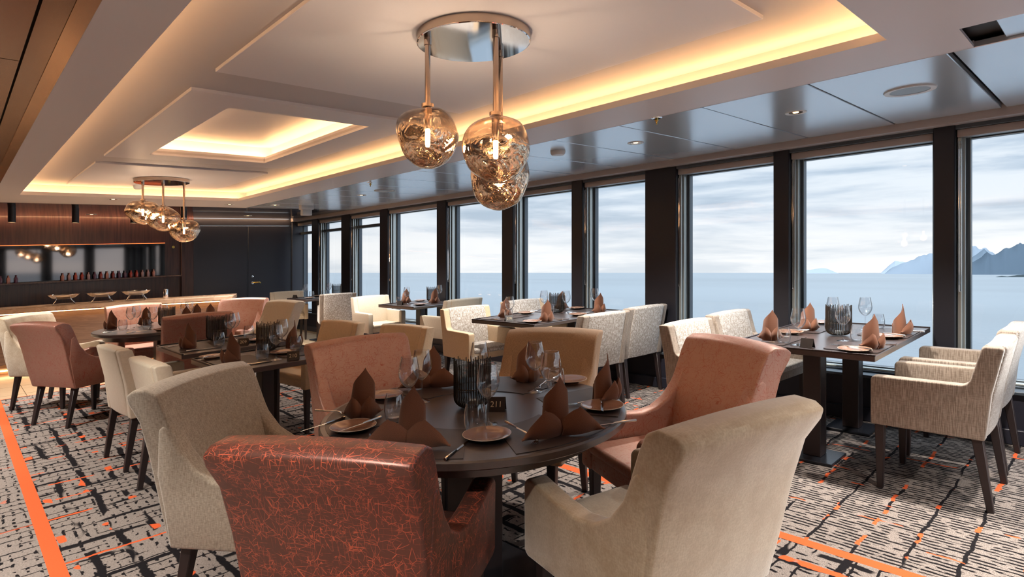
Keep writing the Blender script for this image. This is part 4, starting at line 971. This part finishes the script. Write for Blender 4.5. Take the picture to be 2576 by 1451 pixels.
# tube downlights over the bar
for i, (x, y) in enumerate([(.584, 10.1), (1.259, 10.1), (1.951, 10.1), (2.622, 10.1)]):
    root = bpy.data.objects.new('tube_downlight', None); root.location = (x, y, CZ+SLOPE*x); link(root)
    tag(root, 'black tube downlight over the bar, %s from the left' % ('first', 'second', 'third', 'fourth')[i], 'ceiling light', 'black tube lights over the bar')
    mb = MB(); mb.lathe([(.0001,0),(.042,0),(.042,-.20),(.037,-.20),(.037,-.185)], 24); link(bpy.data.objects.new('tube', mb.mesh('tube', M_black, angle=40)), root)
    mb = MB(); mb.lathe([(.0001,-.188),(.037,-.188)], 24); link(bpy.data.objects.new('lens', mb.mesh('lens', M_bulb)), root)
    L_ = bpy.data.lights.new('tube_spot', 'SPOT'); L_.energy = 22; L_.color = (1, .66, .36); L_.spot_size = math.radians(80); L_.spot_blend = .6; L_.shadow_soft_size = .03
    lo = bpy.data.objects.new('tube_spot', L_); lo.location = (x, y, CZ+SLOPE*x-.21); COL.objects.link(lo)
# things on the bar
def chafer(x, y, deg, label):
    P = Proto('chafing_dish', 'chafing dish')
    mb = MB(); mb.lathe([(.0001,.075),(.08,.078),(.13,.095),(.165,.125),(.172,.135),(.185,.138),(.186,.142),(.172,.143),(.16,.132),(.125,.105),(.0001,.088)], 36, sx=1.05, sy=.8); P.part('bowl', mb.mesh('bowl', M_chrome, angle=50))
    for s, t_ in ((-1,-1),(1,-1),(-1,1),(1,1)):
        mb = MB(); mb.tube([(s*.08,t_*.05,.085),(s*.10,t_*.07,.04),(s*.13,t_*.09,0.003)], .006, 8); P.part('leg', mb.mesh('leg', M_chrome))
    return P.place(x, y, .907, deg, label, 'chafing dishes on the bar')
chafer(1.17, 10.48, -8, 'polished metal serving bowl on the bar, the left of three')
chafer(1.60, 10.34, -12, 'polished metal serving bowl on the bar, the middle of three')
chafer(2.00, 10.18, -18, 'polished metal serving bowl on the bar, the right of three')
mb = MB(); mb.lathe([(.0001,0),(.032,0),(.034,.006),(.034,.135),(.030,.142),(.0001,.142)], 24); P = Proto('metal_canister', 'canister', mb.mesh('canister', M_chrome, angle=40)); P.place(2.36, 10.06, .907, 0, 'shiny metal cylinder standing right of the serving bowls on the bar')
# bottles and glasses on the back shelf
bcol = [srgb(150, 60, 50), srgb(120, 50, 48), srgb(160, 110, 100), srgb(80, 50, 70), srgb(150, 120, 120)]
bps = []
for i, c_ in enumerate(bcol):
    mb = MB(); mb.lathe([(.0001,0),(.020,0),(.022,.006),(.022,.075),(.010,.095),(.009,.12),(.011,.124),(.0001,.124)], 14)
    bps.append(Proto('bottle', 'bottle', mb.mesh('bottle', simple('bottle_glass_%s' % 'abcde'[i], c_, .12, 0, .6, .5), angle=40)))
xs = [.46+.09*i for i in range(4)] + [1.30+.085*i for i in range(16)]
for i, xx in enumerate(xs):
    k_ = random.randrange(5)
    b_ = bps[k_].place(xx, Y1-.09, 1.2205, 0, 'small %s bottle in the row under the bar mirror, number %s from the left' % (('brick red', 'dark red', 'dusty pink', 'plum', 'grey-pink')[k_], ('first second third fourth fifth sixth seventh eighth ninth tenth eleventh twelfth thirteenth fourteenth fifteenth sixteenth seventeenth eighteenth nineteenth twentieth').split()[i] if i < 20 else ('twenty-'+('first second third fourth fifth sixth seventh eighth ninth tenth eleventh').split()[i-20])), 'bottles on the back-bar shelf')

# ================================================================== OUTSIDE
mb = MB(); Rr = 120000; mb.add([(-Rr,-Rr,-24),(Rr,-Rr,-24),(Rr,Rr,-24),(-Rr,Rr,-24)], [(0,1,2,3)])
o = bpy.data.objects.new('sea', mb.mesh('sea', M_sea, smooth=False)); link(o); o['kind'] = 'structure'; o['label'] = 'calm pale blue-grey sea to the horizon'
def dirpx(px):       # compass direction for a bearing in the view, as tangent
    a = (px-1288)/1474; return Vector((math.sin(HEAD)+a*math.cos(HEAD), math.cos(HEAD)-a*math.sin(HEAD)))
def ridge(name, prof, dist, depth, mat, label, seed):
    """a mountain range: profile of (bearing px, height as rise px at unit focal 1474)"""
    mb = MB(); N_ = 90; rows = 7; p0, p1 = prof[0][0], prof[-1][0]; vs = []; fs = []
    def h(px):
        for (a, ha), (b, hb) in zip(prof, prof[1:]):
            if a <= px <= b:
                sea_ = -24/dist*1474; ha_, hb_ = (ha or sea_), (hb or sea_); return ha_+(hb_-ha_)*(px-a)/(b-a)
        return -24/dist*1474
    for j in range(rows+1):
        tt = j/rows
        for i in range(N_+1):
            px = p0+(p1-p0)*i/N_; d = dirpx(px); dd = dist+depth*(tt-.5); hh = h(px)/1474*dist
            nz = noise.noise(Vector((px*.03, tt*3, seed)))+.5*noise.noise(Vector((px*.09, tt*6, seed)))
            prof_t = math.sin(PI*tt)**.8; z = -24+(hh+24)*prof_t*(1+.16*nz*(1-abs(2*tt-1)))+ (hh*.06*nz if 0 < tt < 1 else 0)
            vs.append((d.x*dd, d.y*dd, z if 0 < tt < 1 else -26))
    for j in range(rows):
        for i in range(N_): fs.append((j*(N_+1)+i, j*(N_+1)+i+1, (j+1)*(N_+1)+i+1, (j+1)*(N_+1)+i))
    mb.add(vs, fs); o = bpy.data.objects.new(name, mb.mesh(name, mat, smooth=True, angle=60)); link(o); tag(o, label, 'mountain', 'hazy coast mountains'); return o
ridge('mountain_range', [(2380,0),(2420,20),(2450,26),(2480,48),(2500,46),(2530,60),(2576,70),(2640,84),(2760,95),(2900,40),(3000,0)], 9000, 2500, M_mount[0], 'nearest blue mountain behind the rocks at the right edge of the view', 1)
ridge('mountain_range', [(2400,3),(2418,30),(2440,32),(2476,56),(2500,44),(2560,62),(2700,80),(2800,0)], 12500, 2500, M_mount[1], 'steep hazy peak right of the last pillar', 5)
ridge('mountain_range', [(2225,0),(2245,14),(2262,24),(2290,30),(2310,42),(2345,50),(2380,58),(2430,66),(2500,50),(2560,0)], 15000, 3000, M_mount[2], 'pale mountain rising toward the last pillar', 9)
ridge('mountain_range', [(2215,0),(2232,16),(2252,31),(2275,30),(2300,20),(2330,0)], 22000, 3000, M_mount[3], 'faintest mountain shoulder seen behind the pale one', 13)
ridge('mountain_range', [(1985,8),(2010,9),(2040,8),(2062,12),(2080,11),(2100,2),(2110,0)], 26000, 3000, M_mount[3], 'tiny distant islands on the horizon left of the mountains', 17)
ridge('rock_islet', [(2505,0),(2520,-7),(2534,-9),(2545,-7),(2560,-5),(2600,-3),(2660,-6),(2700,0)], 3500, 200, M_rock_near, 'low dark rocks in the sea at the right edge', 21)
